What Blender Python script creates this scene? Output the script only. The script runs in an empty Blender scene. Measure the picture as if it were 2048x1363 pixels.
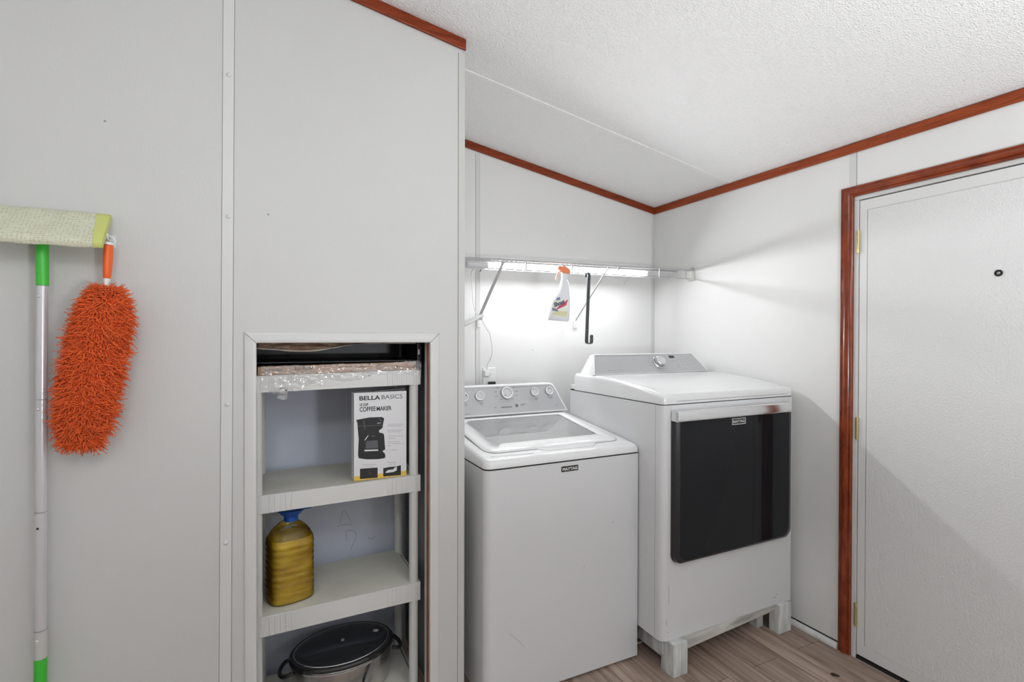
import bpy, bmesh, math, random
from mathutils import Vector, Matrix, noise
random.seed(7)
C = bpy.context.scene.collection
R = math.radians
PI = math.pi

# ------------------------------------------------------------------ camera
FPX = 1029.34
YAW, PITCH, ROLL = R(26.1281), R(-0.4621), R(0.1368)
CAMZ = 1.40
fw = Vector((math.sin(YAW)*math.cos(PITCH), math.cos(YAW)*math.cos(PITCH), math.sin(PITCH)))
rt = Vector((math.cos(YAW), -math.sin(YAW), 0)); up = rt.cross(fw)
r2 = rt*math.cos(ROLL) + up*math.sin(ROLL); u2 = up*math.cos(ROLL) - rt*math.sin(ROLL)
cd = bpy.data.cameras.new('camera'); cam = bpy.data.objects.new('camera', cd); C.objects.link(cam)
m = Matrix((( r2.x, u2.x, -fw.x, 0), (r2.y, u2.y, -fw.y, 0), (r2.z, u2.z, -fw.z, CAMZ), (0, 0, 0, 1)))
cam.matrix_world = m
cd.sensor_width = 36; cd.lens = FPX*36/2048; cd.clip_start = 0.02
bpy.context.scene.camera = cam

# ------------------------------------------------------------------ world, exposure
w = bpy.data.worlds.new('world'); bpy.context.scene.world = w; w.use_nodes = True
w.node_tree.nodes['Background'].inputs[0].default_value = (0.9, 0.95, 1, 1)
w.node_tree.nodes['Background'].inputs[1].default_value = 0.5
vs = bpy.context.scene.view_settings
vs.view_transform = 'Standard'; vs.look = 'None'; vs.gamma = 1; vs.exposure = 0.28; vs.use_curve_mapping = False
cy = bpy.context.scene.cycles
cy.use_denoising = True; cy.use_adaptive_sampling = True; cy.adaptive_threshold = .015; cy.max_bounces = 9; cy.diffuse_bounces = 6; cy.glossy_bounces = 4; cy.transparent_max_bounces = 10
cy.sample_clamp_indirect = 6

# unseen ceiling lamps added behind the camera to light the room; the fixtures themselves are built further down
ADDED_LAMPS = [(-0.35, -0.75, 27.0, 0.14), (1.15, -1.9, 22.0, 0.14)]
TUBE_STRENGTH, TUBE_FRONT = 32.0, 215.0
FILL_UPLIGHT = (1.0, -0.85, 1.10, 40.0)   # x, y, z, watts: unseen light added behind the camera to brighten the ceiling

# ------------------------------------------------------------------ dimensions
XR, YB, YC, XC = 2.343, 2.650, 1.848, 0.703      # right wall, back wall, closet front, closet end
H1, H2, SL = 2.2525, 2.2097, -0.1682
XL, YR = -1.75, -2.9                              # rest of the room behind the camera
def ceil_z(x): return H1 + SL*(x - XR)

# ------------------------------------------------------------------ materials
def mat(name, col, rough=.5, metal=0, spec=.5, coat=0, bump=None, emit=None, var=None, trans=0, sub=None):
    """bump=(scale,strength,stretch) noise bump; var=(scale,amount,stretch) small colour variation"""
    M = bpy.data.materials.new(name); M.use_nodes = True
    nt = M.node_tree; b = nt.nodes['Principled BSDF']
    b.inputs['Base Color'].default_value = (*col, 1)
    b.inputs['Roughness'].default_value = rough
    b.inputs['Metallic'].default_value = metal
    b.inputs['Specular IOR Level'].default_value = spec
    b.inputs['Coat Weight'].default_value = coat
    b.inputs['Coat Roughness'].default_value = .05
    b.inputs['Transmission Weight'].default_value = trans
    tc = nt.nodes.new('ShaderNodeTexCoord')
    def vec(stretch):
        mp = nt.nodes.new('ShaderNodeMapping'); mp.inputs['Scale'].default_value = stretch
        nt.links.new(tc.outputs['Object'], mp.inputs['Vector']); return mp.outputs[0]
    if var:
        n = nt.nodes.new('ShaderNodeTexNoise'); n.inputs['Scale'].default_value = var[0]; n.inputs['Detail'].default_value = 5
        nt.links.new(vec(var[2] if len(var) > 2 else (1,1,1)), n.inputs['Vector'])
        r = nt.nodes.new('ShaderNodeValToRGB'); a = var[1]
        r.color_ramp.elements[0].position = .35; r.color_ramp.elements[1].position = .68
        r.color_ramp.elements[0].color = (*[max(0, c*(1-a)) for c in col], 1)
        r.color_ramp.elements[1].color = (*[min(1, c*(1+a)) for c in col], 1)
        nt.links.new(n.outputs['Fac'], r.inputs[0]); nt.links.new(r.outputs[0], b.inputs['Base Color'])
    if bump:
        n = nt.nodes.new('ShaderNodeTexNoise'); n.inputs['Scale'].default_value = bump[0]; n.inputs['Detail'].default_value = 4
        nt.links.new(vec(bump[2] if len(bump) > 2 else (1,1,1)), n.inputs['Vector'])
        bp = nt.nodes.new('ShaderNodeBump'); bp.inputs['Strength'].default_value = bump[1]; bp.inputs['Distance'].default_value = .002
        nt.links.new(n.outputs['Fac'], bp.inputs['Height']); nt.links.new(bp.outputs[0], b.inputs['Normal'])
    if emit:
        b.inputs['Emission Color'].default_value = (*emit[0], 1); b.inputs['Emission Strength'].default_value = emit[1]
    return M

def wall_mat(name, col, specks=True, rough=.45):
    """painted vinyl-faced panel with fine linen grain and a few scuff specks"""
    M = mat(name, col, rough, bump=(220, .12, (1, 1, .35)))
    if specks:
        nt = M.node_tree; b = nt.nodes['Principled BSDF']
        tc = nt.nodes.new('ShaderNodeTexCoord')
        v = nt.nodes.new('ShaderNodeTexVoronoi'); v.inputs['Scale'].default_value = 5.5
        nt.links.new(tc.outputs['Object'], v.inputs['Vector'])
        mth = nt.nodes.new('ShaderNodeMath'); mth.operation = 'LESS_THAN'; mth.inputs[1].default_value = .017
        nt.links.new(v.outputs['Distance'], mth.inputs[0])
        n = nt.nodes.new('ShaderNodeTexNoise'); n.inputs['Scale'].default_value = 1.3; n.inputs['Detail'].default_value = 3
        nt.links.new(tc.outputs['Object'], n.inputs['Vector'])
        rp = nt.nodes.new('ShaderNodeValToRGB')
        rp.color_ramp.elements[0].position = .3; rp.color_ramp.elements[0].color = (*[c*.965 for c in col], 1)
        rp.color_ramp.elements[1].position = .7; rp.color_ramp.elements[1].color = (*[min(1, c*1.02) for c in col], 1)
        nt.links.new(n.outputs['Fac'], rp.inputs[0])
        mx = nt.nodes.new('ShaderNodeMix'); mx.data_type = 'RGBA'
        mx.inputs[7].default_value = (col[0]*.45, col[1]*.43, col[2]*.4, 1)
        nt.links.new(mth.outputs[0], mx.inputs[0]); nt.links.new(rp.outputs[0], mx.inputs[6])
        nt.links.new(mx.outputs[2], b.inputs['Base Color'])
    return M

def glassy(name, tint, opacity, rough=.03, ior=1.5):
    """thin tinted pane: see-through tint plus a Fresnel reflection"""
    M = bpy.data.materials.new(name); M.use_nodes = True; nt = M.node_tree
    for n in list(nt.nodes): nt.nodes.remove(n)
    out = nt.nodes.new('ShaderNodeOutputMaterial')
    tr = nt.nodes.new('ShaderNodeBsdfTransparent'); tr.inputs[0].default_value = (*tint, 1)
    df = nt.nodes.new('ShaderNodeBsdfDiffuse'); df.inputs[0].default_value = (*tint, 1)
    gl = nt.nodes.new('ShaderNodeBsdfGlossy'); gl.inputs['Roughness'].default_value = rough
    m1 = nt.nodes.new('ShaderNodeMixShader'); m1.inputs[0].default_value = opacity
    m2 = nt.nodes.new('ShaderNodeMixShader'); fr = nt.nodes.new('ShaderNodeFresnel'); fr.inputs[0].default_value = ior
    nt.links.new(tr.outputs[0], m1.inputs[1]); nt.links.new(df.outputs[0], m1.inputs[2])
    nt.links.new(fr.outputs[0], m2.inputs[0]); nt.links.new(m1.outputs[0], m2.inputs[1]); nt.links.new(gl.outputs[0], m2.inputs[2])
    nt.links.new(m2.outputs[0], out.inputs[0]); return M

def wood_mat(name, c1, c2, stretch, rough=.3, spec=.5, scale=6):
    M = mat(name, c1, rough, spec=spec); nt = M.node_tree; b = nt.nodes['Principled BSDF']
    tc = nt.nodes.new('ShaderNodeTexCoord'); mp = nt.nodes.new('ShaderNodeMapping'); mp.inputs['Scale'].default_value = stretch
    n = nt.nodes.new('ShaderNodeTexNoise'); n.inputs['Scale'].default_value = scale; n.inputs['Detail'].default_value = 6; n.inputs['Distortion'].default_value = .6
    r = nt.nodes.new('ShaderNodeValToRGB'); r.color_ramp.elements[0].position = .3; r.color_ramp.elements[1].position = .7
    r.color_ramp.elements[0].color = (*c1, 1); r.color_ramp.elements[1].color = (*c2, 1)
    nt.links.new(tc.outputs['Object'], mp.inputs[0]); nt.links.new(mp.outputs[0], n.inputs['Vector'])
    nt.links.new(n.outputs['Fac'], r.inputs[0]); nt.links.new(r.outputs[0], b.inputs['Base Color'])
    return M

def floor_mat():
    """vinyl planks running towards the back wall"""
    M = mat('vinyl_plank', (.3, .22, .18), .45); nt = M.node_tree; b = nt.nodes['Principled BSDF']; N = nt.nodes.new; L = nt.links.new
    tc = N('ShaderNodeTexCoord'); mp = N('ShaderNodeMapping'); mp.inputs['Rotation'].default_value = (0, 0, PI/2); mp.inputs['Location'].default_value = (.3, .045, 0)
    L(tc.outputs['Object'], mp.inputs[0])
    br = N('ShaderNodeTexBrick'); br.inputs['Scale'].default_value = 1; br.inputs['Brick Width'].default_value = 1.2; br.inputs['Row Height'].default_value = .148
    br.inputs['Mortar Size'].default_value = .0012; br.inputs['Mortar Smooth'].default_value = .1; br.offset = .37
    br.inputs['Color1'].default_value = (0, 0, 0, 1); br.inputs['Color2'].default_value = (1, 1, 1, 1); br.inputs['Mortar'].default_value = (.5, .5, .5, 1)
    L(mp.outputs[0], br.inputs['Vector'])
    m2 = N('ShaderNodeMapping'); m2.inputs['Scale'].default_value = (28, 1.6, 1); L(tc.outputs['Object'], m2.inputs[0])
    n1 = N('ShaderNodeTexNoise'); n1.inputs['Scale'].default_value = 1.6; n1.inputs['Detail'].default_value = 8; n1.inputs['Distortion'].default_value = 1.2
    add = N('ShaderNodeVectorMath'); add.operation = 'MULTIPLY_ADD'; add.inputs[1].default_value = (7, 3, 0)
    L(br.outputs['Color'], add.inputs[0]); L(m2.outputs[0], add.inputs[2]); L(add.outputs[0], n1.inputs['Vector'])
    r = N('ShaderNodeValToRGB'); r.color_ramp.elements[0].position = .28; r.color_ramp.elements[1].position = .72
    r.color_ramp.elements[0].color = (.17, .112, .084, 1); r.color_ramp.elements[1].color = (.47, .365, .30, 1)
    e = r.color_ramp.elements.new(.5); e.color = (.345, .255, .205, 1)
    L(n1.outputs['Fac'], r.inputs[0])
    mx = N('ShaderNodeMix'); mx.data_type = 'RGBA'; mx.inputs[7].default_value = (.07, .045, .035, 1)
    L(br.outputs['Fac'], mx.inputs[0])
    hv = N('ShaderNodeHueSaturation'); mr = N('ShaderNodeMapRange'); mr.inputs[3].default_value = .82; mr.inputs[4].default_value = 1.15
    L(br.outputs['Color'], mr.inputs[0]); L(mr.outputs[0], hv.inputs['Value']); L(r.outputs[0], hv.inputs['Color'])
    L(hv.outputs[0], mx.inputs[6]); L(mx.outputs[2], b.inputs['Base Color'])
    bp = N('ShaderNodeBump'); bp.inputs['Strength'].default_value = .15; bp.inputs['Distance'].default_value = .001
    L(n1.outputs['Fac'], bp.inputs['Height']); L(bp.outputs[0], b.inputs['Normal'])
    return M

def ceiling_mat():
    M = mat('ceiling_texture', (.88, .88, .88), .9, spec=.2); nt = M.node_tree; b = nt.nodes['Principled BSDF']; N = nt.nodes.new; L = nt.links.new
    tc = N('ShaderNodeTexCoord'); mp = N('ShaderNodeMapping'); mp.inputs['Scale'].default_value = (1, 1.35, 1); L(tc.outputs['Object'], mp.inputs[0])
    n = N('ShaderNodeTexNoise'); n.inputs['Scale'].default_value = 95; n.inputs['Detail'].default_value = 3; n.inputs['Roughness'].default_value = .6; L(mp.outputs[0], n.inputs['Vector'])
    v = N('ShaderNodeTexVoronoi'); v.inputs['Scale'].default_value = 150; L(mp.outputs[0], v.inputs['Vector'])
    a = N('ShaderNodeMath'); a.operation = 'MULTIPLY'; L(n.outputs['Fac'], a.inputs[0]); L(v.outputs['Distance'], a.inputs[1])
    bp = N('ShaderNodeBump'); bp.inputs['Strength'].default_value = 1; bp.inputs['Distance'].default_value = .0050
    L(a.outputs[0], bp.inputs['Height']); L(bp.outputs[0], b.inputs['Normal'])
    return M

W_WALL = wall_mat('painted_panel_dimmed', (.575, .575, .563))  # back wall paint, darkened in colour to hold down the light here
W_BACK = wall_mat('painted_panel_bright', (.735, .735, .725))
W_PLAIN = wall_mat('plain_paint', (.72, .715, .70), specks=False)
CEIL = ceiling_mat()
FLOOR = floor_mat()
TRIMW = mat('white_trim', (.63, .63, .62), .4)
WOOD_X = wood_mat('stained_wood_x_dimmed', (.13, .019, .005), (.28, .048, .012), (1.2, 20, 20), rough=.35, spec=.3)  # same stain, made darker for the dimmer light on these strips
WOOD_Y = wood_mat('stained_wood_y', (.18, .030, .007), (.35, .068, .017), (20, 1.2, 20), rough=.35, spec=.3)
WOOD_Z = wood_mat('stained_wood_z', (.17, .027, .007), (.34, .066, .017), (22, 22, 1.0), rough=.3, spec=.35)
RAWWOOD = wood_mat('raw_particle_board', (.16, .06, .03), (.30, .14, .08), (20, 20, 3), rough=.8)
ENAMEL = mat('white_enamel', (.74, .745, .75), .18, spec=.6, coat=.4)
ENAMEL_SHADED = mat('white_enamel_shaded', (.64, .645, .655), .28, spec=.5, coat=.15)  # same enamel, shade of the upright sides put into the colour
SILVER = mat('silver_panel', (.46, .465, .475), .32, metal=.25, spec=.5)
CHROME = mat('chrome', (.82, .82, .83), .14, metal=1, bump=(90, .05, (1, 1, 4)))
KNOBM = mat('knob_white', (.80, .80, .80), .25, coat=.5)
KNOBSIDE = mat('knob_chrome', (.55, .55, .56), .2, metal=.8)
DARK = mat('dark_gap', (.012, .012, .013), .7)
BLACKG = mat('smoked_black_glass', (.010, .011, .013), .05, spec=.24)
BLACKP = mat('black_plastic', (.018, .018, .02), .35)
BLACKM = mat('black_metal', (.02, .021, .027), .4, spec=.4, var=(14, .4))
PLASTIC = mat('grey_white_plastic', (.64, .64, .625), .42, var=(3, .05))
PLASTIC_TOP = mat('dusty_plastic_top', (.68, .665, .59), .6, var=(5, .08))
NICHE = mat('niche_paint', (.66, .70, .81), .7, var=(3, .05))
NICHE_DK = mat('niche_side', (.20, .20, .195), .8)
BRASS = mat('brass', (.62, .52, .24), .3, metal=.85)
WIREM = mat('backlit_wire_grey', (.40, .40, .405), .35)  # white wires, their backlit darkness put into the colour
WHITEP = mat('white_plastic', (.78, .78, .77), .35)
CORDM = mat('grey_cord', (.60, .60, .60), .5)
GREEN = mat('green_plastic', (.055, .50, .045), .3)
ALU = mat('painted_silver_pole', (.64, .635, .66), .25, metal=.35)
ORANGE_GRIP = mat('orange_grip', (.86, .13, .015), .4)
INK = mat('black_ink', (.015, .015, .017), .6)
INKG = mat('grey_ink', (.10, .10, .11), .6)
CHALK = mat('whitewashed_wood', (.50, .51, .50), .8, var=(9, .35, (3, 3, .6)), bump=(40, .4, (3, 3, .5)))
CHALK_X = mat('whitewashed_wood_rail', (.47, .45, .42), .8, var=(8, .35, (.6, 3, 3)), bump=(40, .4, (.5, 3, 3)))

# ------------------------------------------------------------------ mesh helpers
def box(bm, x0, x1, y0, y1, z0, z1, M=None):
    vs_ = [bm.verts.new(Vector(p) if M is None else M @ Vector(p)) for p in
           ((x0,y0,z0),(x1,y0,z0),(x1,y1,z0),(x0,y1,z0),(x0,y0,z1),(x1,y0,z1),(x1,y1,z1),(x0,y1,z1))]
    for f in ((3,2,1,0),(4,5,6,7),(0,1,5,4),(1,2,6,5),(2,3,7,6),(3,0,4,7)):
        bm.faces.new([vs_[i] for i in f])
def prism(bm, pts, ext):
    """closed polygon pts (3-D) extruded along ext"""
    e = Vector(ext); a = [bm.verts.new(Vector(p)) for p in pts]; b = [bm.verts.new(Vector(p)+e) for p in pts]
    n = len(pts); bm.faces.new(a[::-1]); bm.faces.new(b)
    for i in range(n): bm.faces.new([a[i], a[(i+1) % n], b[(i+1) % n], b[i]])
def tube(bm, pts, r, n=8, cap=True):
    pts = [Vector(p) for p in pts]; rings = []; N = len(pts); prev = None
    for i, p in enumerate(pts):
        t = (pts[min(i+1, N-1)] - pts[max(i-1, 0)]).normalized()
        if prev is None:
            a = Vector((0,0,1)) if abs(t.z) < .9 else Vector((1,0,0)); u = t.cross(a).normalized()
        else:
            u = (prev - t*prev.dot(t)).normalized()
        prev = u; v = t.cross(u); rr = r[i] if isinstance(r, (list, tuple)) else r
        rings.append([bm.verts.new(p + (u*math.cos(2*PI*k/n) + v*math.sin(2*PI*k/n))*rr) for k in range(n)])
    for i in range(N-1):
        for k in range(n): bm.faces.new([rings[i][k], rings[i][(k+1) % n], rings[i+1][(k+1) % n], rings[i+1][k]])
    if cap: bm.faces.new(rings[0][::-1]); bm.faces.new(rings[-1])
def smooth_path(pts, k=6):
    pts = [Vector(p) for p in pts]; out = []
    for i in range(len(pts)-1):
        p0 = pts[max(i-1, 0)]; p1 = pts[i]; p2 = pts[i+1]; p3 = pts[min(i+2, len(pts)-1)]
        for j in range(k):
            t = j/k; out.append(.5*((2*p1) + (p2-p0)*t + (2*p0-5*p1+4*p2-p3)*t*t + (3*p1-p0-3*p2+p3)*t**3))
    out.append(pts[-1]); return out
def lathe(bm, prof, M=None, n=32, cap0=True, cap1=True, sx=1, sy=1):
    """prof = [(r, z)], around local z, placed by matrix M"""
    M = M or Matrix(); rings = []
    for r, z in prof:
        rings.append([bm.verts.new(M @ Vector((r*sx*math.cos(2*PI*k/n), r*sy*math.sin(2*PI*k/n), z))) for k in range(n)])
    for i in range(len(rings)-1):
        for k in range(n): bm.faces.new([rings[i][k], rings[i][(k+1) % n], rings[i+1][(k+1) % n], rings[i+1][k]])
    if cap0: bm.faces.new(rings[0][::-1])
    if cap1: bm.faces.new(rings[-1])
def loft(bm, loops, cap0=True, cap1=True):
    R_ = [[bm.verts.new(Vector(p)) for p in lp] for lp in loops]; n = len(R_[0])
    for i in range(len(R_)-1):
        for k in range(n): bm.faces.new([R_[i][k], R_[i][(k+1) % n], R_[i+1][(k+1) % n], R_[i+1][k]])
    if cap0: bm.faces.new(R_[0][::-1])
    if cap1: bm.faces.new(R_[-1])
def rrect(x0, x1, y0, y1, r, k=5):
    """rounded rectangle, counter-clockwise 2-D; r single or 4 radii (bl, br, tr, tl)"""
    if not isinstance(r, (list, tuple)): r = (r,)*4
    out = []
    for (cx, cy, a0, rr) in ((x0+r[0], y0+r[0], PI, r[0]), (x1-r[1], y0+r[1], 1.5*PI, r[1]), (x1-r[2], y1-r[2], 0, r[2]), (x0+r[3], y1-r[3], .5*PI, r[3])):
        if rr <= 1e-6: out.append((cx, cy)); continue
        for i in range(k+1):
            a = a0 + .5*PI*i/k; out.append((cx+rr*math.cos(a), cy+rr*math.sin(a)))
    return out
def T(x, y, z, rx=0, ry=0, rz=0):
    return Matrix.Translation((x, y, z)) @ Matrix.Rotation(rz, 4, 'Z') @ Matrix.Rotation(ry, 4, 'Y') @ Matrix.Rotation(rx, 4, 'X')

def obj(name, bm, material, parent=None, bevel=0, smooth=False, seg=2, label=None, angle=35):
    bmesh.ops.recalc_face_normals(bm, faces=bm.faces)
    me = bpy.data.meshes.new(name); bm.to_mesh(me); bm.free()
    o = bpy.data.objects.new(name, me); C.objects.link(o)
    for mm in (material if isinstance(material, (list, tuple)) else [material]): me.materials.append(mm)
    if smooth:
        for p in me.polygons: p.use_smooth = True
        me.set_sharp_from_angle(angle=R(angle))
    if bevel:
        b = o.modifiers.new('bevel', 'BEVEL'); b.width = bevel; b.segments = seg; b.limit_method = 'ANGLE'; b.angle_limit = R(40)
        for p in me.polygons: p.use_smooth = True
        wn = o.modifiers.new('wn', 'WEIGHTED_NORMAL'); wn.keep_sharp = True
    if parent is not None: attach(o, parent)
    if label: o['label'] = label
    return o
def world_of(p):
    Mx = p.matrix_basis.copy(); q = p.parent; 
    if q is not None: Mx = world_of(q) @ p.matrix_parent_inverse @ Mx
    return Mx
def attach(o, parent):
    o.parent = parent; o.matrix_parent_inverse = world_of(parent).inverted()
def thing(name, label, cat, loc=(0,0,0), group=None):
    o = bpy.data.objects.new(name, None); C.objects.link(o); o.location = loc; o.empty_display_size = .05
    o['label'] = label; o['category'] = cat
    if group: o['group'] = group
    return o
def tag(o, label, cat, group=None):
    o['label'] = label; o['category'] = cat
    if group: o['group'] = group
    return o
def struct(name, bm, material, bevel=0, parent=None, label=None, smooth=False):
    o = obj(name, bm, material, parent, bevel=bevel, label=label, smooth=smooth)
    if parent is None:
        o['kind'] = 'structure'
        if label is None: o['label'] = name.replace('_', ' ')
    return o
def text_obj(name, s, size, M, material, parent, width=None, bold=0, depth=.0004, align='LEFT', shear=0, spacing=1):
    cu = bpy.data.curves.new(name, 'FONT'); cu.body = s; cu.size = size; cu.extrude = depth; cu.offset = bold; cu.align_x = align; cu.shear = shear; cu.space_character = spacing
    t = bpy.data.objects.new(name, cu); C.objects.link(t)
    dg = bpy.context.evaluated_depsgraph_get(); me = bpy.data.meshes.new_from_object(t.evaluated_get(dg))
    bpy.data.objects.remove(t); bpy.data.curves.remove(cu)
    if width:
        xs = [v.co.x for v in me.vertices]; k = width/max(1e-6, max(xs)-min(xs)); x0 = min(xs)
        for v in me.vertices: v.co.x = (v.co.x-x0)*k
    me.transform(M); me.materials.clear(); me.materials.append(material)
    o = bpy.data.objects.new(name, me); C.objects.link(o); attach(o, parent); return o

# face frames: local x = right as seen, local y = up, local z = towards viewer
def front(x, y, z): return Matrix(((1,0,0,x),(0,0,-1,y),(0,1,0,z),(0,0,0,1)))

# ================================================================== STRUCTURE
bm = bmesh.new(); box(bm, XL-.1, XR+.12, YR-.1, YB+.1, -.06, 0)
struct('floor', bm, FLOOR, label='wood-look vinyl plank floor')
# sloping ceiling slab
bm = bmesh.new(); prism(bm, [(XL-.1, YR-.1, ceil_z(XL-.1)), (XR+.12, YR-.1, ceil_z(XR+.12)), (XR+.12, YR-.1, ceil_z(XR+.12)+.06), (XL-.1, YR-.1, ceil_z(XL-.1)+.06)], (0, YB-YR+.2, 0))
struct('ceiling', bm, CEIL, label='white textured sloping ceiling')
def sloped_wall(name, x0, x1, y0, y1, material, label):
    bm = bmesh.new(); prism(bm, [(x0, y0, 0), (x1, y0, 0), (x1, y0, ceil_z(x1)), (x0, y0, ceil_z(x0))], (0, y1-y0, 0)); return struct(name, bm, material, label=label)
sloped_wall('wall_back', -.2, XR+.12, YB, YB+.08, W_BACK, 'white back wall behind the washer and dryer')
sloped_wall('wall_rear', XL-.1, XR+.12, YR-.1, YR, W_PLAIN, 'white wall behind the camera')
bm = bmesh.new(); box(bm, XL-.1, XL, YR, YC+.062, 0, ceil_z(XL)+.01)
struct('wall_far', bm, W_PLAIN, label='white wall at the far left outside the view')
# right wall with the door opening
DY0, DY1, DZ = .432, 1.3695, 2.015
bm = bmesh.new()
box(bm, XR, XR+.1, DY1, YB, 0, H1); box(bm, XR, XR+.1, YR, DY0, 0, H1); box(bm, XR, XR+.1, DY0, DY1, DZ, H1)
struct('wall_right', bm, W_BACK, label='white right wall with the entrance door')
# closet front wall with the shelf opening
OX0, OX1, OZ0, OZ1 = -.009, .566, .05, 1.378
bm = bmesh.new()
def cw(x0, x1, z0, top=None):
    z = (lambda x: ceil_z(x)) if top is None else (lambda x: top)
    prism(bm, [(x0, YC, z0), (x1, YC, z0), (x1, YC, z(x1)), (x0, YC, z(x0))], (0, .062, 0))
cw(XL, OX0, 0); cw(OX1, XC-.012, 0); cw(OX0, OX1, OZ1); cw(OX0, OX1, 0, OZ0)
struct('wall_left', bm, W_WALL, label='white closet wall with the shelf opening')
# closet end partition and inner lining
bm = bmesh.new(); prism(bm, [(XC-.07, YC+.0621, 0), (XC-.012, YC+.0621, 0), (XC-.012, YC+.0621, ceil_z(XC-.012)), (XC-.07, YC+.0621, ceil_z(XC-.07))], (0, YB-YC-.0622, 0))
struct('wall_partition', bm, W_PLAIN, label='closet end wall beside the washer')
bm = bmesh.new(); box(bm, -.12, .592, 2.34, 2.36, 0, 2.2)
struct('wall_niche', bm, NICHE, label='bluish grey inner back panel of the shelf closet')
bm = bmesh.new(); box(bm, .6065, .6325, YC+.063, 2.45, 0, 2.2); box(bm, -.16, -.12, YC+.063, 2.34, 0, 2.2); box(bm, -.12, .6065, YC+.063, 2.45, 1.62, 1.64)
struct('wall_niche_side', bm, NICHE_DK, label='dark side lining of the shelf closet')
bm = bmesh.new()
for st_ in (((.3139,.5875), (.3306,.6397), (.3602,.5824)), ((.3034,.5738), (.3348,.5776), (.3644,.5707)), ((.3411,.5502), (.3411,.4996)), ((.3453,.5495), (.3730,.5405), (.3815,.5147), (.3623,.4694), (.3559,.4573)), ((.4357,.5033), (.4488,.4944), (.4643,.5030))):
    tube(bm, smooth_path([(x, 2.3397, z) for x, z in st_], 5), .0006, 5)
obj('pencil_marks', bm, mat('pencil', (.16, .15, .15), .8), bpy.data.objects['wall_niche'])
# raw edge of the opening on the right (painted edge then bare brown board)
bm = bmesh.new(); box(bm, OX1-.004, OX1-.0005, YC+.001, YC+.0215, OZ0+.01, OZ1-.004)
struct('trim_7', bm, RAWWOOD, label='bare brown board edge inside the closet opening')

# white frame around the opening, mitred, three-step profile
def mitre_frame(bm, x0, x1, z0, z1, w_, y0, prof):
    """prof: list of (inset fraction 0 outer..1 inner, thickness)"""
    loops = []
    for f, th in prof:
        d = w_*(1-f)
        loops.append([(x0-d, y0-th, z0-d), (x1+d, y0-th, z0-d), (x1+d, y0-th, z1+d), (x0-d, y0-th, z1+d)])
    vv = [[bm.verts.new(p) for p in lp] for lp in loops]
    for a, b in zip(vv, vv[1:]):
        for k in range(4): bm.faces.new([a[k], a[(k+1) % 4], b[(k+1) % 4], b[k]])
bm = bmesh.new()
mitre_frame(bm, OX0, OX1, OZ0+.02, OZ1, .036, YC, [(0, 0), (0, .004), (.08, .007), (.3, .0085), (.72, .0095), (.93, .0085), (1, .005), (1, 0)])
fr = struct('trim_6', bm, TRIMW, label='white mitred frame around the closet opening')
bm = bmesh.new()
for (xa, za, xb, zb) in ((OX0-.034, OZ1+.034, OX0-.001, OZ1+.001), (OX1+.034, OZ1+.034, OX1+.001, OZ1+.001)):
    d = Vector((xb-xa, 0, zb-za)).normalized(); nx = Vector((d.z, 0, -d.x))*.0006
    ps = [Vector((xa, YC-.0098, za)), Vector((xb, YC-.0098, zb))]
    prism(bm, [ps[0]-nx, ps[1]-nx, ps[1]+nx, ps[0]+nx], (0, .004, 0))
struct('mitre_joint', bm, mat('joint_shadow', (.16, .155, .15), .9), parent=fr)

# battens (white seam strips)
def batten(name, p0, p1, y, wd, th, label, knobs=()):
    """vertical strip whose left edge runs p0 (top) -> p1 (bottom): (x, z)"""
    bm = bmesh.new()
    prism(bm, [(p0[0], y, p0[1]), (p0[0]+wd, y, p0[1]), (p1[0]+wd*1.08, y, p1[1]), (p1[0], y, p1[1])], (0, -th, 0))
    b = struct(name, bm, TRIMW, bevel=.0012, label=label)
    for (kx, kz) in knobs:
        bm = bmesh.new(); lathe(bm, [(.0075, 0), (.0075, .001), (.006, .003), (.003, .0042), (.0005, .0045)], front(kx, y-th, kz), n=20)
        obj('screw_cap', bm, TRIMW, b, smooth=True)
    bm = bmesh.new()
    for s, e in ((0, .0), (1, .0)):
        pass
    g = .0013
    prism(bm, [(p0[0]+wd, y, p0[1]), (p0[0]+wd+g, y, p0[1]), (p1[0]+wd*1.08+g, y, p1[1]), (p1[0]+wd*1.08, y, p1[1])], (0, -.0004, 0))
    prism(bm, [(p0[0]-g*.7, y, p0[1]), (p0[0], y, p0[1]), (p1[0], y, p1[1]), (p1[0]-g*.7, y, p1[1])], (0, -.0004, 0))
    obj('seam', bm, mat(name+'_seam', (.19, .185, .175), .9), b)
    return b
batten('trim_8', (-.099, 2.60), (-.1175, .0), YC, .0305, .004, 'white vertical seam strip left of the closet opening',
       ((-.0855, 2.218), (-.087, 1.775), (-.0915, 1.186), (-.096, .751)))
bm = bmesh.new(); prism(bm, [(.678, YC-.0035, 0), (XC, YC-.0035, 0), (XC, YC-.0035, 2.475), (.678, YC-.0035, 2.475)], (0, .0033, 0))
box(bm, XC-.012, XC, YC-.0002, YC+.064, 0, 2.475)
cg = struct('trim_9', bm, mat('corner_guard_paint', (.545, .545, .525), .45), label='white corner guard at the end of the closet wall')
bm = bmesh.new(); box(bm, .6768, .678, YC-.0006, YC, 0, 2.475); obj('seam', bm, mat('cg_seam', (.25, .25, .235), .9), cg)
batten('trim_10', (1.073, ceil_z(1.09)-.05), (1.078, 0), YB, .024, .003, 'white seam strip on the back wall behind the washer')
bm = bmesh.new(); box(bm, XR-.020, XR-.0002, YB-.003, YB-.0002, 0, H2); box(bm, XR-.003, XR-.0002, YB-.012, YB-.003, 0, H2)
struct('trim_11', bm, TRIMW, bevel=.001, label='white corner strip in the back corner')
bm = bmesh.new(); box(bm, XR-.003, XR-.0002, 1.362, 1.387, 2.05, H2+.002)
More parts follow.
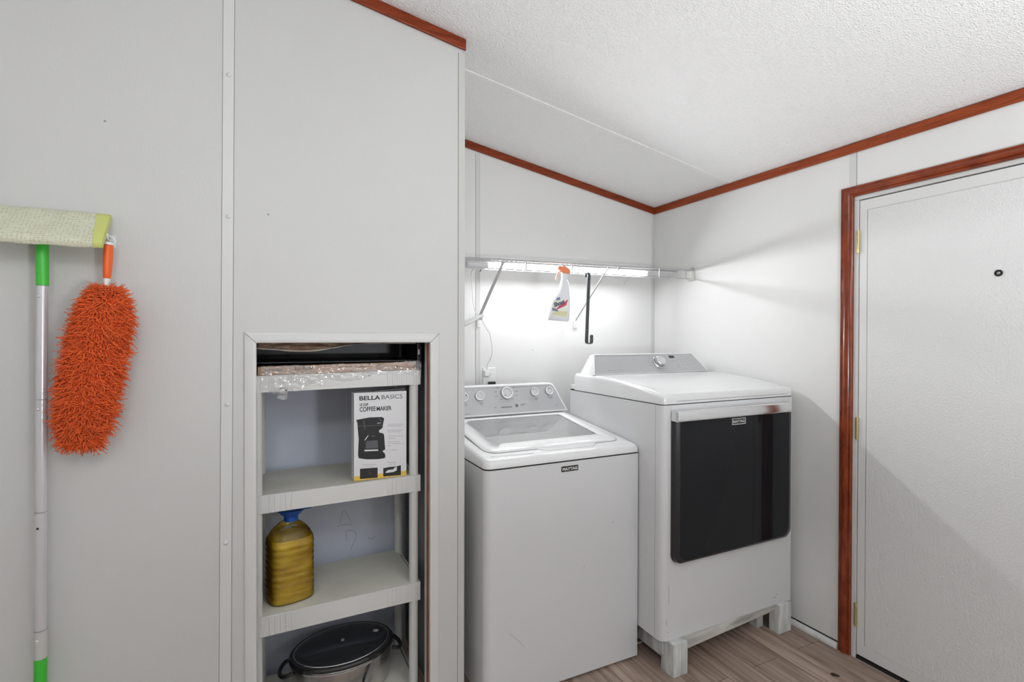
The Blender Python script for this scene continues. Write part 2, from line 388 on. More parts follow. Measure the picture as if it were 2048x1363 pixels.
s = struct('trim_12', bm, TRIMW, label='white seam strip above the door casing')
bm = bmesh.new(); box(bm, XR-.0008, XR-.0001, 1.3605, 1.362, 2.05, H2+.002); obj('seam', bm, mat('s12', (.27, .265, .255), .9), s)
# ceiling seam strip
bm = bmesh.new()
prism(bm, [(XL, 2.022, ceil_z(XL)-.003), (XR, 2.022, ceil_z(XR)-.003), (XR, 2.022, ceil_z(XR)+.001), (XL, 2.022, ceil_z(XL)+.001)], (0, .022, 0))
struct('trim_4', bm, mat('ceiling_strip', (.86, .86, .855), .5), bevel=.001, label='white seam strip across the ceiling')

# stained crown strips
def crown(name, x0, x1, y, lab, zt=.0428):
    bm = bmesh.new(); th = .011
    for (t0, t1, dz0, dz1) in ((0, th, 0, zt),):
        prism(bm, [(x0, y, ceil_z(x0)-dz1), (x1, y, ceil_z(x1)-dz1), (x1, y, ceil_z(x1)-dz0-.0004), (x0, y, ceil_z(x0)-dz0-.0004)], (0, -th, 0))
    return struct(name, bm, WOOD_X, bevel=.004, label=lab)
crown('trim_1', XL, XC+.003, YC, 'reddish brown wooden ceiling strip on the closet wall')
crown('trim_2', XC, XR, YB, 'reddish brown wooden ceiling strip on the back wall')
bm = bmesh.new(); box(bm, XR-.011, XR, YR, YB-.011, H2-.0015, H1-.0012)
o = struct('trim_3', bm, WOOD_Y, bevel=.004, label='reddish brown wooden ceiling strip on the right wall')
bm = bmesh.new(); box(bm, XR-.0114, XR-.0100, 1.2318, 1.2330, H2, H1-.004); obj('butt_joint', bm, mat('joint_dark', (.09, .018, .006), .7), o)

# door casing: moulded profile swept around three sides
def casing():
    bm = bmesh.new(); yi, zi = DY1, 2.0165; yo0 = DY0
    prof = [(.0, .0), (.0, .010), (.003, .0135), (.009, .0130), (.012, .0105), (.015, .0135), (.022, .0195), (.028, .0205), (.034, .0185), (.040, .0125), (.043, .0108), (.046, .0122), (.051, .0115), (.0535, .0085), (.0535, 0)]
    loops = []
    for u, t in prof:
        loops.append([(XR-t, yi+u, 0), (XR-t, yi+u, zi+u*.84), (XR-t, yo0-u, zi+u*.84), (XR-t, yo0-u, 0)])
    vv = [[bm.verts.new(p) for p in lp] for lp in loops]
    for a, b in zip(vv, vv[1:]):
        for k in range(3): bm.faces.new([a[k], a[k+1], b[k+1], b[k]])
    return bm
struct('trim_5', casing(), wood_mat('casing_wood', (.13, .018, .005), (.28, .050, .012), (22, 2.2, 2.2), rough=.2, spec=.5), label='reddish brown moulded casing around the door', smooth=True)
# jamb
bm = bmesh.new()
box(bm, XR-.002, XR+.1, DY1-.0195, DY1-.0002, 0, DZ-.0165); box(bm, XR-.002, XR+.1, DY0+.0002, DY0+.004, 0, DZ-.0165); box(bm, XR-.002, XR+.1, DY0+.0002, DY1-.0002, DZ-.016, DZ-.0002)
struct('trim_13', bm, TRIMW, bevel=.001, label='white door jamb')
bm = bmesh.new(); box(bm, XR-.001, XR+.1, DY0+.004, DY1-.02, 0.0002, .012)
struct('trim_14', bm, DARK, label='black door threshold')
bm = bmesh.new(); box(bm, XR+.05, XR+.1, DY0+.004, DY1-.0197, .0122, DZ-.0165)
struct('trim_15', bm, DARK, label='dark door stop behind the door edge')

# door slab: flat margin, stippled field recessed behind a thin groove
DMARG = mat('door_margin_paint', (.715, .715, .71), .4)
DF = mat('door_stipple_paint', (.73, .735, .73), .42, bump=(190, 1.0, (1, 1, .7)))
for n_ in DF.node_tree.nodes:
    if n_.type == 'BUMP': n_.inputs['Distance'].default_value = .0028
sy0, sy1, sz0, sz1 = DY0+.0055, DY1-.0225, .018, DZ-.021
bm = bmesh.new(); box(bm, XR+.0005, XR+.042, sy0, sy1, sz0, sz1)
door = struct('door_1', bm, DMARG, bevel=.0015, label='white steel entrance door with brass hinges')
bm = bmesh.new(); iy0, iy1, iz0, iz1 = sy0+.034, sy1-.034, sz0+.05, sz1-.046
box(bm, XR-.0008, XR+.004, iy0, iy1, iz0, iz1); obj('textured_panel', bm, DF, door, bevel=.0006)
bm = bmesh.new()
for a in ((iy0-.002, iy0, iz0, iz1), (iy1, iy1+.002, iz0, iz1)): box(bm, XR-.0001, XR+.001, a[0], a[1], a[2], a[3])
box(bm, XR-.0001, XR+.001, iy0, iy1, iz1, iz1+.0012)
obj('groove', bm, mat('groove_grey', (.24, .24, .235), .8), door)
for zt, zb in ((1.863, 1.767), (1.052, .957), (.240, .142)):
    bm = bmesh.new(); yk = sy1+.0015
    box(bm, XR-.0045, XR+.002, yk+.001, yk+.009, zb, zt)
    h = obj('hinge', bm, BRASS, door, bevel=.0006)
    bm = bmesh.new()
    for k in range(5):
        z0 = zb + (zt-zb)*k/5; tube(bm, [(XR-.0065, yk, z0+.0006), (XR-.0065, yk, z0+(zt-zb)/5-.0006)], .0052, 12)
    tube(bm, [(XR-.0065, yk, zb-.002), (XR-.0065, yk, zt+.003)], .0028, 10)
    obj('knuckle', bm, BRASS, h, smooth=True)
def sideM(y, z, x=XR):   # local z towards -x, local x towards -y (right as seen), local y up
    return Matrix(((0,0,-1,x),(-1,0,0,y),(0,1,0,z),(0,0,0,1)))
bm = bmesh.new(); lathe(bm, [(.0118, 0), (.0118, .003), (.0105, .0045), (.0072, .0045), (.0066, .0025), (.0062, .001)], sideM(.876, 1.629, XR-.0008), n=28)
ph = obj('peephole', bm, mat('peephole_ring', (.05, .05, .05), .25, metal=.9), door, smooth=True)
bm = bmesh.new(); lathe(bm, [(.0062, 0), (.0050, .0016), (.0028, .0026), (.0004, .003)], sideM(.876, 1.629, XR-.002), n=20); obj('lens', bm, mat('lens', (.45, .45, .45), .05, metal=.6), ph, smooth=True)

# baseboard on the right wall: rounded shoe with chipped start
bm = bmesh.new()
pr = [(XR, 0), (XR-.017, 0), (XR-.0175, .008), (XR-.0145, .017), (XR-.009, .0225), (XR-.003, .024), (XR, .0245)]
prism(bm, [(x, 1.425, z) for x, z in pr], (0, .62, 0))
struct('baseboard_right', bm, mat('shoe_white', (.70, .70, .68), .5, var=(20, .12)), label='white rounded baseboard strip by the door casing', smooth=True)
bm = bmesh.new(); box(bm, XR-.0012, XR-.0001, 1.425, 2.1, .0245, .031); struct('trim_16', bm, DARK, label='dark gap above the baseboard')
bm = bmesh.new(); box(bm, XL, XC-.05, YC-.012, YC-.0002, 0, .06); struct('baseboard_left', bm, TRIMW, bevel=.002, label='white baseboard under the closet wall')

# added globe lamps behind the camera, hung low so they light the ceiling
for i, (lx, ly, lw, lr) in enumerate(ADDED_LAMPS):
    zc = ceil_z(lx); z = zc-.30
    t = thing('added_ceiling_light', ['added unseen round white globe ceiling light nearest the camera', 'added unseen round white globe ceiling light at the rear of the room'][i], 'lamp', (lx, ly, z), group='added globe ceiling lights')
    bm = bmesh.new(); lathe(bm, [(.07, .012), (.07, -.012), (.05, -.03), (.008, -.034), (.008, -.2)], T(lx, ly, zc-.014), n=32); obj('stem', bm, WHITEP, t, smooth=True)
    bm = bmesh.new(); lathe(bm, [(lr*max(.03, math.sin(PI*k/14)), lr*math.cos(PI*k/14)) for k in range(15)], T(lx, ly, z), n=32)
    obj('globe_shade', bm, mat('globe_glow', (.9, .9, .9), .4, emit=((.93, .97, 1), lw)), t, smooth=True)

# fill light added behind the camera to brighten the ceiling, on a made-up stand
ux, uy, uz, uw = FILL_UPLIGHT
sl_ = thing('added_uplight', 'added black tripod fill light aimed at the ceiling behind the camera', 'light', (ux, uy, 0))
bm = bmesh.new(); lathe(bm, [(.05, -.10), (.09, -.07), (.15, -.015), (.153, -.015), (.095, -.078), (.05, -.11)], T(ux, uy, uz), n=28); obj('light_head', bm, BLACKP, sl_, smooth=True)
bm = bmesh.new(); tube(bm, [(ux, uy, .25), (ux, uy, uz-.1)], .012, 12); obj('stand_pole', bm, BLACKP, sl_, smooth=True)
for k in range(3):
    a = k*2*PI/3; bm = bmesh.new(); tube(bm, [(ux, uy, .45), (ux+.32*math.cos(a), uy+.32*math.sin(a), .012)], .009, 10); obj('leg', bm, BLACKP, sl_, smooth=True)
ld_ = bpy.data.lights.new('added_uplight_emitter', 'AREA'); ld_.shape = 'DISK'; ld_.size = .26; ld_.energy = uw; ld_.color = (.93, .97, 1)
lo_ = bpy.data.objects.new('uplight_emitter', ld_); C.objects.link(lo_); lo_.location = (ux, uy, uz); lo_.rotation_euler = (PI-R(16), 0, 0); attach(lo_, sl_)

# ================================================================== WASHING MACHINE
WX0, WX1, WY0, WY1, WZS = .757, 1.483, 1.767, 2.42, .901
wm = thing('washing_machine', 'white top-load washing machine with a glass lid beside the closet wall', 'washing machine', ((WX0+WX1)/2, (WY0+WY1)/2, 0))
# cabinet: rounded front corners, open at the top
bm = bmesh.new()
out = rrect(WX0, WX1, WY0, WY1, (.03, .006, .004, .004), 6)
inn = rrect(WX0+.012, WX1-.012, WY0+.012, WY1-.012, .01, 6)
loft(bm, [[(x, y, .012) for x, y in out], [(x, y, WZS-.006) for x, y in out], [(x, y, WZS-.0055) for x, y in inn], [(x, y, .05) for x, y in inn]], cap1=True)
wcab = obj('cabinet', bm, ENAMEL_SHADED, wm, smooth=True)
# dark seam under the top cover
bm = bmesh.new(); o2 = rrect(WX0+.0015, WX1-.0015, WY0+.0015, WY1-.0015, (.028, .005, .004, .004), 6)
loft(bm, [[(x, y, WZS-.0065) for x, y in o2], [(x, y, WZS+.0005) for x, y in o2], [(x, y, WZS+.0005) for x, y in inn], [(x, y, WZS-.0065) for x, y in inn], [(x, y, WZS-.0065) for x, y in o2]], False, False)
obj('seam_gasket', bm, DARK, wm)
# top cover: height profile rises towards the back
def wtop(y): 
    return .931 + max(0, min(1, (y-WY0)/(2.32-WY0)))*.075
LX0, LX1, LY0, LY1 = .797, 1.437, 1.842, 2.300      # lid outline
GX0, GX1, GY0, GY1 = .862, 1.378, 1.925, 2.262      # glass outline
bm = bmesh.new()
k = 6
A = rrect(WX0, WX1, WY0, WY1, (.03, .010, .004, .004), k)
Bq = rrect(WX0+.014, WX1-.010, WY0+.022, WY1-.002, (.03, .012, .004, .004), k)
Cq = rrect(GX0-.004, GX1+.004, GY0-.004, GY1+.004, (.045, .02, .02, .045), k)
def zt(x, y, d=0): return (x, y, wtop(y)+d)
loops = [[(x, y, WZS) for x, y in A], [(x, y, wtop(y)-.012) for x, y in A]]
for t_ in (.35, .7):
    loops.append([((1-t_)*a[0]+t_*b[0], (1-t_)*a[1]+t_*b[1], wtop(b[1])-.012*(1-t_)**2) for a, b in zip(A, Bq)])
loops.append([zt(x, y) for x, y in Bq])
Cm = rrect(LX0+.006, LX1-.006, LY0+.006, LY1-.006, (.05, .03, .03, .05), k)
loops.append([zt(x, y, -.0005) for x, y in Cm])
loops.append([zt(x, y, -.001) for x, y in Cq]); loops.append([zt(x, y, -.04) for x, y in Cq])
loft(bm, loops, False, False)
# finger recess along the front of the cover
obj('top_cover', bm, ENAMEL, wm, smooth=True, angle=50)
# lid: raised frame with a glass window
bm = bmesh.new()
Lo = rrect(LX0, LX1, LY0, LY1, (.055, .035, .02, .05), k); L1 = rrect(LX0+.003, LX1-.003, LY0+.003, LY1-.003, (.052, .032, .02, .048), k)
L2 = rrect(LX0+.012, LX1-.012, LY0+.012, LY1-.012, (.048, .028, .018, .045), k)
L3 = rrect(GX0, GX1, GY0, GY1, (.035, .012, .012, .035), k); L4 = rrect(GX0+.003, GX1-.003, GY0+.003, GY1-.003, (.033, .010, .010, .033), k)
loft(bm, [[zt(x, y, .0003) for x, y in Lo], [zt(x, y, .004) for x, y in L1], [zt(x, y, .008) for x, y in L2], [zt(x, y, .007) for x, y in L3], [zt(x, y, .0035) for x, y in L4], [zt(x, y, -.004) for x, y in L4]], False, False)
lid = obj('lid', bm, ENAMEL, wm, smooth=True, angle=50)
bm = bmesh.new(); loft(bm, [[zt(x, y, .0045) for x, y in L4], [zt(x, y, .0025) for x, y in L4]])
obj('glass_window', bm, glassy('lid_glass', (.60, .605, .61), .55, .012, 3.2), lid)
bm = bmesh.new()
ra = rrect(LX0-.0024, LX1+.0024, LY0-.0024, LY1+.002, (.057, .037, .022, .052), k); rb = rrect(LX0+.0006, LX1-.0006, LY0+.0006, LY1-.0006, (.0545, .0345, .0195, .0495), k)
loft(bm, [[zt(x, y, .0008) for x, y in ra], [zt(x, y, .0012) for x, y in rb]], False, False)
obj('lid_gap', bm, mat('lid_gap_shadow', (.33, .33, .335), .7), lid)
bm = bmesh.new(); ra = rrect(GX0-.0002, GX1+.0002, GY0-.0002, GY1+.0002, (.0352, .0122, .0122, .0352), k); rb = rrect(GX0+.0028, GX1-.0028, GY0+.0028, GY1-.0028, (.033, .010, .010, .033), k)
loft(bm, [[zt(x, y, .0074) for x, y in ra], [zt(x, y, .0068) for x, y in rb]], False, False)
obj('glass_gasket', bm, mat('gasket_grey', (.36, .36, .37), .6), lid)
# handle scoop in front of the lid: flat patch, its shade put into the colour
bm = bmesh.new()
sx0, sx1, sy0_, sy1_ = 1.005, 1.318, 1.812, 1.848
sc = [(sx0, sy1_), (sx0+.022, sy1_-.008), (sx0+.045, sy0_+.006), (sx0+.065, sy0_), (sx1-.055, sy0_), (sx1-.035, sy0_+.006), (sx1-.016, sy1_-.008), (sx1, sy1_)]
loft(bm, [[zt(x, y, .0012) for x, y in sc], [zt(x, y, .0004) for x, y in sc]])
obj('lid_scoop_shade', bm, mat('scoop_shade', (.60, .605, .61), .3, coat=.3), wm, label='flat grey patch painting the shade of the finger scoop in front of the lid')
bm = bmesh.new(); tube(bm, [zt(x, y, .0012) for x, y in sc], .0018, 8); tube(bm, [zt(.80, 1.815, 0), zt(.90, 1.806, .001), zt(.98, 1.803, .001)], .0016, 6); obj('scoop_rim', bm, ENAMEL, wm, smooth=True)
# tub under the glass
bm = bmesh.new(); cxw, cyw = 1.12, 2.10
lathe(bm, [(.30, .884), (.262, .888), (.245, .875), (.243, .60), (.12, .56), (.10, .62), (.05, .70), (.004, .71)], T(cxw, cyw, 0), n=48, cap0=False, sy=.86)
obj('wash_basket', bm, mat('basket_grey', (.50, .505, .51), .35, metal=.3), wm, smooth=True)
bm = bmesh.new(); lathe(bm, [(.262, .889), (.256, .899), (.236, .899), (.232, .880)], T(cxw, cyw, 0), n=48, cap0=False, cap1=False, sy=.86)
obj('balance_ring', bm, mat('ring_white', (.80, .80, .80), .3), wm, smooth=True)
# console: slanted face with a rounded white rim
def con(u, v, d=0):
    """u across (world x), v 0..1 up the face, d out of the face"""
    y0_, y1c, z0_, z1_ = 2.315, 2.372, 1.012, 1.160
    n_ = Vector((0, -(z1_-z0_), (y1c-y0_))).normalized()
    return Vector((u, y0_+(y1c-y0_)*v, z0_+(z1_-z0_)*v)) + n_*d
ang = math.atan2(2.372-2.315, 1.160-1.012)
def conM(u, v, d=0):
    p = con(u, v, d); return Matrix.Translation(p) @ Matrix.Rotation(PI/2-ang, 4, 'X')
KX0, KX1 = .772, 1.468
def trap(inset, d, k2=7):
    """trapezoid with big rounded top corners"""
    x0b, x1b = KX0+inset, KX1-inset; sl = .060; H_ = .1586; v0 = inset/H_*.6; v1 = 1-inset/H_
    pts = []
    def arc(cx, cv, r, a0, a1):
        for i in range(k2+1):
            a = a0+(a1-a0)*i/k2; pts.append(con(cx+r*math.cos(a), (cv*H_+r*math.sin(a))/H_, d))
    pts.append(con(x0b, v0, d)); pts.append(con(x1b, v0, d))
    r = max(.004, .038-inset*.6)
    arc(x1b-sl*v1-r*.72+ .0, v1-r/H_, r, .12*PI, .5*PI)
    arc(x0b+sl*v1+r*.72, v1-r/H_, r, .5*PI, .88*PI)
    return pts
bm = bmesh.new()
back = [Vector((p.x, 2.415, max(p.z-.004, .93))) for p in trap(0, 0)]
loft(bm, [back, [p for p in trap(0, -.012)], trap(0.001, -.003), trap(.006, .0008), trap(.012, 0), trap(.0135, -.0035), ], cap0=True, cap1=True)
console = obj('control_console', bm, ENAMEL, wm, smooth=True, angle=50)
bm = bmesh.new(); t1 = trap(.0136, -.0030); t0 = trap(.0136, -.0036); loft(bm, [t0, t1])
panel = obj('control_panel', bm, SILVER, console)
def knob(u, v, r, h, mark=None, par=panel, Mf=conM, base=-.003):
    bm = bmesh.new(); Mx = Mf(u, v, base)
    lathe(bm, [(r*1.02, 0), (r*1.02, h*.25), (r*.93, h*.8)], Mx, n=32, cap1=False)
    kb = obj('knob', bm, KNOBSIDE, par, smooth=True)
    bm = bmesh.new(); lathe(bm, [(r*.93, h*.8), (r*.92, h), (r*.86, h*1.05), (r*.76, h), (r*.74, h*.86)], Mx, n=32, cap0=False, cap1=False)
    obj('knob_cap', bm, KNOBM, kb, smooth=True, angle=60)
    bm = bmesh.new(); lathe(bm, [(r*.745, h*.86), (r*.70, h*.89), (.001, h*.90)], Mx, n=32, cap0=False)
    obj('knob_face', bm, mat('knob_face_grey', (.56, .56, .57), .35), kb, smooth=True)
    bm = bmesh.new()
    for i in range(9):      # dark arc paints the shade inside the rim
        a0 = R(-20)+i*R(20); a1 = a0+R(20)
        q = [Mx @ Vector((rr*math.cos(a), rr*math.sin(a), h*.915)) for rr, a in ((r*.70, a0), (r*.73, a0), (r*.73, a1), (r*.70, a1))]
        bm.faces.new([bm.verts.new(p) for p in q])
    if mark is not None:
        a = R(mark); c = Mx @ Vector((r*.58*math.cos(a), r*.58*math.sin(a), h*.93)); rr = r*.1
        X = Mx.to_3x3()
        bm.faces.new([bm.verts.new(c + X @ Vector((rr*math.cos(j*PI/4), rr*math.sin(j*PI/4), 0))) for j in range(8)])
    obj('pointer_shade_arc', bm, INKG, kb)
    return kb
for (u, v, r, mk) in ((.889, .62, .0255, 30), (.974, .63, .0245, None), (1.124, .69, .033, 225), (1.283, .68, .0235, 120), (1.371, .69, .023, 120)):
    knob(u, v, r, .016, mk)
def marks(items, Mf, par, material=INKG, name='', d=.0002):
    """tiny unreadable print: (u, v, width, height) bars, part of the surface they are printed on"""
    me = par.data; bm = bmesh.new(); bm.from_mesh(me)
    if material.name not in [x.name for x in me.materials]: me.materials.append(material)
    idx = [x.name for x in me.materials].index(material.name)
    for (u, v, w_, h_) in items:
        Mx = Mf(u, v, d)
        f = bm.faces.new([bm.verts.new(Mx @ Vector(p)) for p in ((-w_/2, -h_/2, 0), (w_/2, -h_/2, 0), (w_/2, h_/2, 0), (-w_/2, h_/2, 0))])
        f.material_index = idx
    bm.to_mesh(me); bm.free()
random.seed(3); it = []
for i in range(10):
    a = R(-60+i*33); uu = 1.124+.060*math.cos(a)*(1 if abs(math.cos(a)) > .3 else .8); vv = .72+.040*math.sin(a)/.1586
    if vv < .96: it.append((uu, vv, .014, .0022))
for (u, v) in ((.889, .40), (.974, .41), (1.283, .47), (1.371, .49)): it += [(u+.008, v, .020, .0022), (u+.008, v-.05, .012, .0014)]
it += [(1.150+.006*i, .30+(.02 if i % 2 else 0), .004, .0018) for i in range(0)]
it += [(1.052, .245, .013, .0024), (1.115, .245, .062, .0042), (1.21, .30, .028, .0028), (1.20, .265, .018, .0012), (.89, .10, .05, .0018), (.862, .095, .008, .004), (1.405, .21, .005, .004)]
marks(it, conM, panel, d=-.0027)
bm = bmesh.new(); lathe(bm, [(.0088, 0), (.0088, .0008)], conM(1.172, .272, -.003), n=20); obj('round_badge', bm, mat('badge_grey', (.16, .16, .17), .4), panel)
# brand plate
WF = front(0, WY0, 0)
bm = bmesh.new(); box(bm, 1.089, 1.169, WY0-.0022, WY0-.0002, .8565, .8785); pl = obj('brand_plate', bm, mat('plate_black', (.01, .01, .01), .3), wm, bevel=.0008)
text_obj('lettering', 'MAYTAG', .0165, front(1.0935, WY0-.0023, .8615), mat('plate_letters', (.75, .75, .75), .3, metal=.2), pl, width=.071, bold=.0005)
# small scuffs
marks([(1.345, .615, .0018, .007), (1.20, .45, .0016, .006), (.86, .33, .002, .002)], lambda u, v, d: front(u, WY0-.0003, v), wcab, INKG)
bm = bmesh.new(); a = Vector((.862, WY0-.0004, .262)); b = Vector((.925, WY0-.0004, .195)); nn = Vector((.0006, 0, .0006)); prism(bm, [a-nn, b-nn, b+nn, a+nn], (0, .0002, 0)); obj('scratch', bm, mat('scratch_grey', (.4, .4, .41), .5), wm)
# supply hose and cord loops on the floor behind
ring = bmesh.new(); tube(ring, [(1.560+.030*math.cos(a/12*2*PI), 1.86+.02*math.sin(a/12*2*PI), .008) for a in range(0, 11)], .004, 8)
tag(obj('floor_cable', ring, CORDM, smooth=True), 'small grey loop of cable on the floor between washer and dryer', 'cable')

# ================================================================== CLOTHES DRYER
DX0, DX1, DF_, DB_, DZ0, DZS = 1.427, 2.2076, 1.558, 2.235, .190, 1.1335
dr = thing('clothes_dryer', 'white clothes dryer with a black glass door on a raised wooden stand', 'clothes dryer', ((DX0+DX1)/2, (DF_+DB_)/2, DZ0))
bm = bmesh.new(); A = rrect(DX0, DX1, DF_, DB_, (.028, .012, .004, .004), 7)
loft(bm, [[(x, y, DZ0) for x, y in A], [(x, y, DZS-.004) for x, y in A]]); cab = obj('cabinet', bm, ENAMEL_SHADED, dr, smooth=True)
bm = bmesh.new(); box(bm, DX0-.0004, DX0+.001, DF_+.0405, DF_+.042, DZ0+.002, DZS-.006); obj('panel_seam', bm, mat('seam_grey', (.34, .34, .345), .7), cab)
bm = bmesh.new(); A2 = rrect(DX0+.0012, DX1-.0012, DF_+.0012, DB_, (.028, .012, .004, .004), 7)
loft(bm, [[(x, y, DZS-.0045) for x, y in A2], [(x, y, DZS+.0005) for x, y in A2]]); obj('seam_gasket', bm, DARK, dr)
def dtop(y):
    t_ = (y-DF_)/(2.03-DF_); t_ = max(0, min(1, t_)); return 1.171 + .046*math.sin(t_*PI/2)
bm = bmesh.new(); k = 7; YT = 2.19
A = rrect(DX0, DX1, DF_-.002, YT, (.03, .03, .004, .004), k); 
def inset(i): return rrect(DX0+i, DX1-i, DF_-.002+i, YT-.001, (.03, .03, .004, .004), k)
def sect(y, drop, xi):
    z = dtop(max(y, DF_))-drop; x0, x1 = DX0+xi, DX1-xi; L_ = [(x0, y, DZS), (x0, y, min(z, z-.016+drop)) if drop < .016 else (x0, y, z-.0002)]
    e = max(0.05, 1-drop/.017)
    L_ = [(x0, y, DZS)] + [(x0+a*e, y, z-b_*e) for a, b_ in ((0, .016), (.002, .009), (.006, .004), (.013, .001), (.024, 0))]
    return L_ + [(x0+x1-p[0], p[1], p[2]) for p in L_[::-1]]
secs = [sect(DF_-.002+dy, dp_, xi) for dy, dp_, xi in ((0, .0165, .018), (.0008, .010, .0125), (.003, .0055, .0085), (.007, .0025, .005), (.014, .0006, .0015), (.022, 0, 0))]
secs += [sect(DF_+.03+(YT-DF_-.03)*i/24, 0, 0) for i in range(25)]
loft(bm, secs); obj('top_cover', bm, ENAMEL, dr, smooth=True, angle=50)
# grey strip painting in the shade of the groove under the front lip
bm = bmesh.new(); box(bm, DX0+.07, DX1-.04, DF_-.0026, DF_-.0015, 1.1420, 1.1455); obj('lip_shade_strip', bm, mat('lip_grey', (.42, .42, .425), .5), dr, bevel=.0006)
# console wedge
bm = bmesh.new()
def dcon(u, v, d=0):
    y0_, y1c, z0_, z1_ = 2.03, 2.105, 1.2185, 1.3150
    nn_ = Vector((0, -(z1_-z0_), (y1c-y0_))).normalized(); return Vector((u, y0_+(y1c-y0_)*v, z0_+(z1_-z0_)*v))+nn_*d
dang = math.atan2(.075, .0965)
def dconM(u, v, d=0): return Matrix.Translation(dcon(u, v, d)) @ Matrix.Rotation(PI/2-dang, 4, 'X')
def dtrap(i, d):
    H_ = .122; x0b, x1b, sl = DX0+.006+i, DX1-.030-i, .044; v0 = i*.5/H_; v1 = 1-i/H_; r = .010; pts = [dcon(x0b, v0, d), dcon(x1b, v0, d)]
    for a in range(5): aa = R(10)+R(80)*a/4; pts.append(dcon(x1b-sl*v1-r+r*math.cos(aa), v1-(r-r*math.sin(aa))/H_, d))
    for a in range(5): aa = R(90)+R(80)*a/4; pts.append(dcon(x0b+sl*v1+r+r*math.cos(aa), v1-(r-r*math.sin(aa))/H_, d))
    return pts
base = dtrap(0, 0)
bk = [Vector((p.x, 2.185 if p.z < 1.24 else 2.135, 1.178 if p.z < 1.24 else p.z-.006)) for p in base]
loft(bm, [bk, base, dtrap(.003, .0012), dtrap(.006, .0008), dtrap(.0065, -.0010)])
dc = obj('control_console', bm, ENAMEL, dr, smooth=True, angle=30)
bm = bmesh.new(); loft(bm, [dtrap(.0066, -.0011), dtrap(.0066, -.0005)]); dp = obj('control_panel', bm, SILVER, dc)
bm = bmesh.new(); box(bm, DX0+.004, DX1-.01, 2.185, 2.232, 1.135, 1.158); obj('rear_ledge', bm, ENAMEL, dr, bevel=.003)
bm = bmesh.new(); Mx = dconM(1.862, .50, 0)
lathe(bm, [(.036, 0), (.036, .006), (.031, .010)], Mx, n=36, cap1=False); lathe(bm, [(.029, .008), (.0285, .026), (.026, .0285)], Mx, n=36, cap0=False, cap1=False)
kd = obj('knob', bm, KNOBSIDE, dp, smooth=True)
bm = bmesh.new(); lathe(bm, [(.026, .0285), (.022, .0275), (.001, .0275)], Mx, n=36, cap0=False); obj('knob_face', bm, mat('knob_face', (.62, .62, .63), .3, metal=.3), kd, smooth=True)
bm = bmesh.new(); Mx = dconM(1.972, .80, 0); box(bm, -.018, .018, -.0075, .0075, 0, .0006, Mx); obj('display', bm, mat('display_black', (.03, .03, .035), .2), dp)
random.seed(5); it = []
for i in range(7): a = R(110+i*23); it.append((1.862+.062*math.cos(a), .5+.040*math.sin(a)/.122, .010, .002))
for i in range(4): it.append((1.948+.016*i, .58-.0*i, .005, .003))
for row in range(3):
    for i in range(5): it.append((2.020+.030*i+.004*row, .66-.14*row+.02*i, .010, .0016))
it += [(1.53, .18, .008, .0032), (1.541, .18, .007, .0032), (1.552, .18, .006, .0032), (1.565, .18, .010, .0022), (1.592, .185, .007, .003), (1.64, .19, .07, .0009), (1.985, .3, .014, .0022), (1.99, .40, .012, .0016)]
marks(it, dconM, dp, mat('print_grey', (.2, .2, .21), .6), d=-.0003)
# door: black glass in a protruding black frame, chrome bar handle on top
bm = bmesh.new()
FX = lambda pts, y: [(x, y, z) for x, z in pts]
o0 = rrect(1.470, 2.170, .498, 1.102, (.035, .035, .006, .006), 7); o1 = rrect(1.474, 2.165, .500, 1.100, (.035, .04, .006, .006), 7)
o2 = rrect(1.485, 2.144, .508, 1.098, (.036, .045, .006, .006), 7); o3 = rrect(1.490, 2.139, .513, 1.093, (.034, .043, .006, .006), 7)
loft(bm, [FX(o0, DF_-.0002), FX(o0, DF_-.006), FX(o1, DF_-.010), FX(o1, DF_-.022), FX(o2, DF_-.030), FX(o3, DF_-.031), FX(o3, DF_-.0285)])
ddoor = obj('door', bm, BLACKP, dr, smooth=True, angle=40)
bm = bmesh.new(); o4 = rrect(1.4905, 2.1385, .5135, 1.0925, (.034, .043, .006, .006), 7); loft(bm, [FX(o4, DF_-.0284), FX(o4, DF_-.0300)]); obj('glass_panel', bm, BLACKG, ddoor)
bm = bmesh.new(); hp = [(DF_-.003, 1.068), (DF_-.040, 1.066), (DF_-.046, 1.069), (DF_-.047, 1.074), (DF_-.044, 1.104), (DF_-.038, 1.110), (DF_-.020, 1.112), (DF_-.003, 1.112)]
loft(bm, [[(1.468, y, z) for y, z in hp], [(1.472, y, z) for y, z in hp], [(2.136, y, z) for y, z in hp], [(2.143, y+.004 if y < DF_-.02 else y, z) for y, z in hp]])
obj('handle_bar', bm, CHROME, ddoor, bevel=.0015, label='brushed chrome bar handle')
gx, gy = 1.8, DF_-.0301
bm = bmesh.new(); mitre_frame(bm, 1.777+.003, 1.859-.003, 1.033+.003, 1.0595-.003, .003, gy, [(0, 0), (0, .0012), (1, .0012), (1, 0)]); pl = obj('brand_plate', bm, mat('plate_silver', (.75, .75, .76), .25, metal=.6), ddoor)
text_obj('lettering', 'MAYTAG', .0165, front(1.7835, gy-.0006, 1.040), mat('plate_letters2', (.72, .72, .73), .3, metal=.3), pl, width=.069, bold=.0004)
# inner drum rim faintly seen in the glass is left to the reflection; scuffs on the front
marks([(1.463, .375, .0016, .075), (1.452, .265, .002, .02), (1.458, .225, .003, .003), (2.09, .225, .02, .002), (2.105, .235, .012, .0015)], lambda u, v, d: front(u, DF_-.0003, v), cab, INKG)

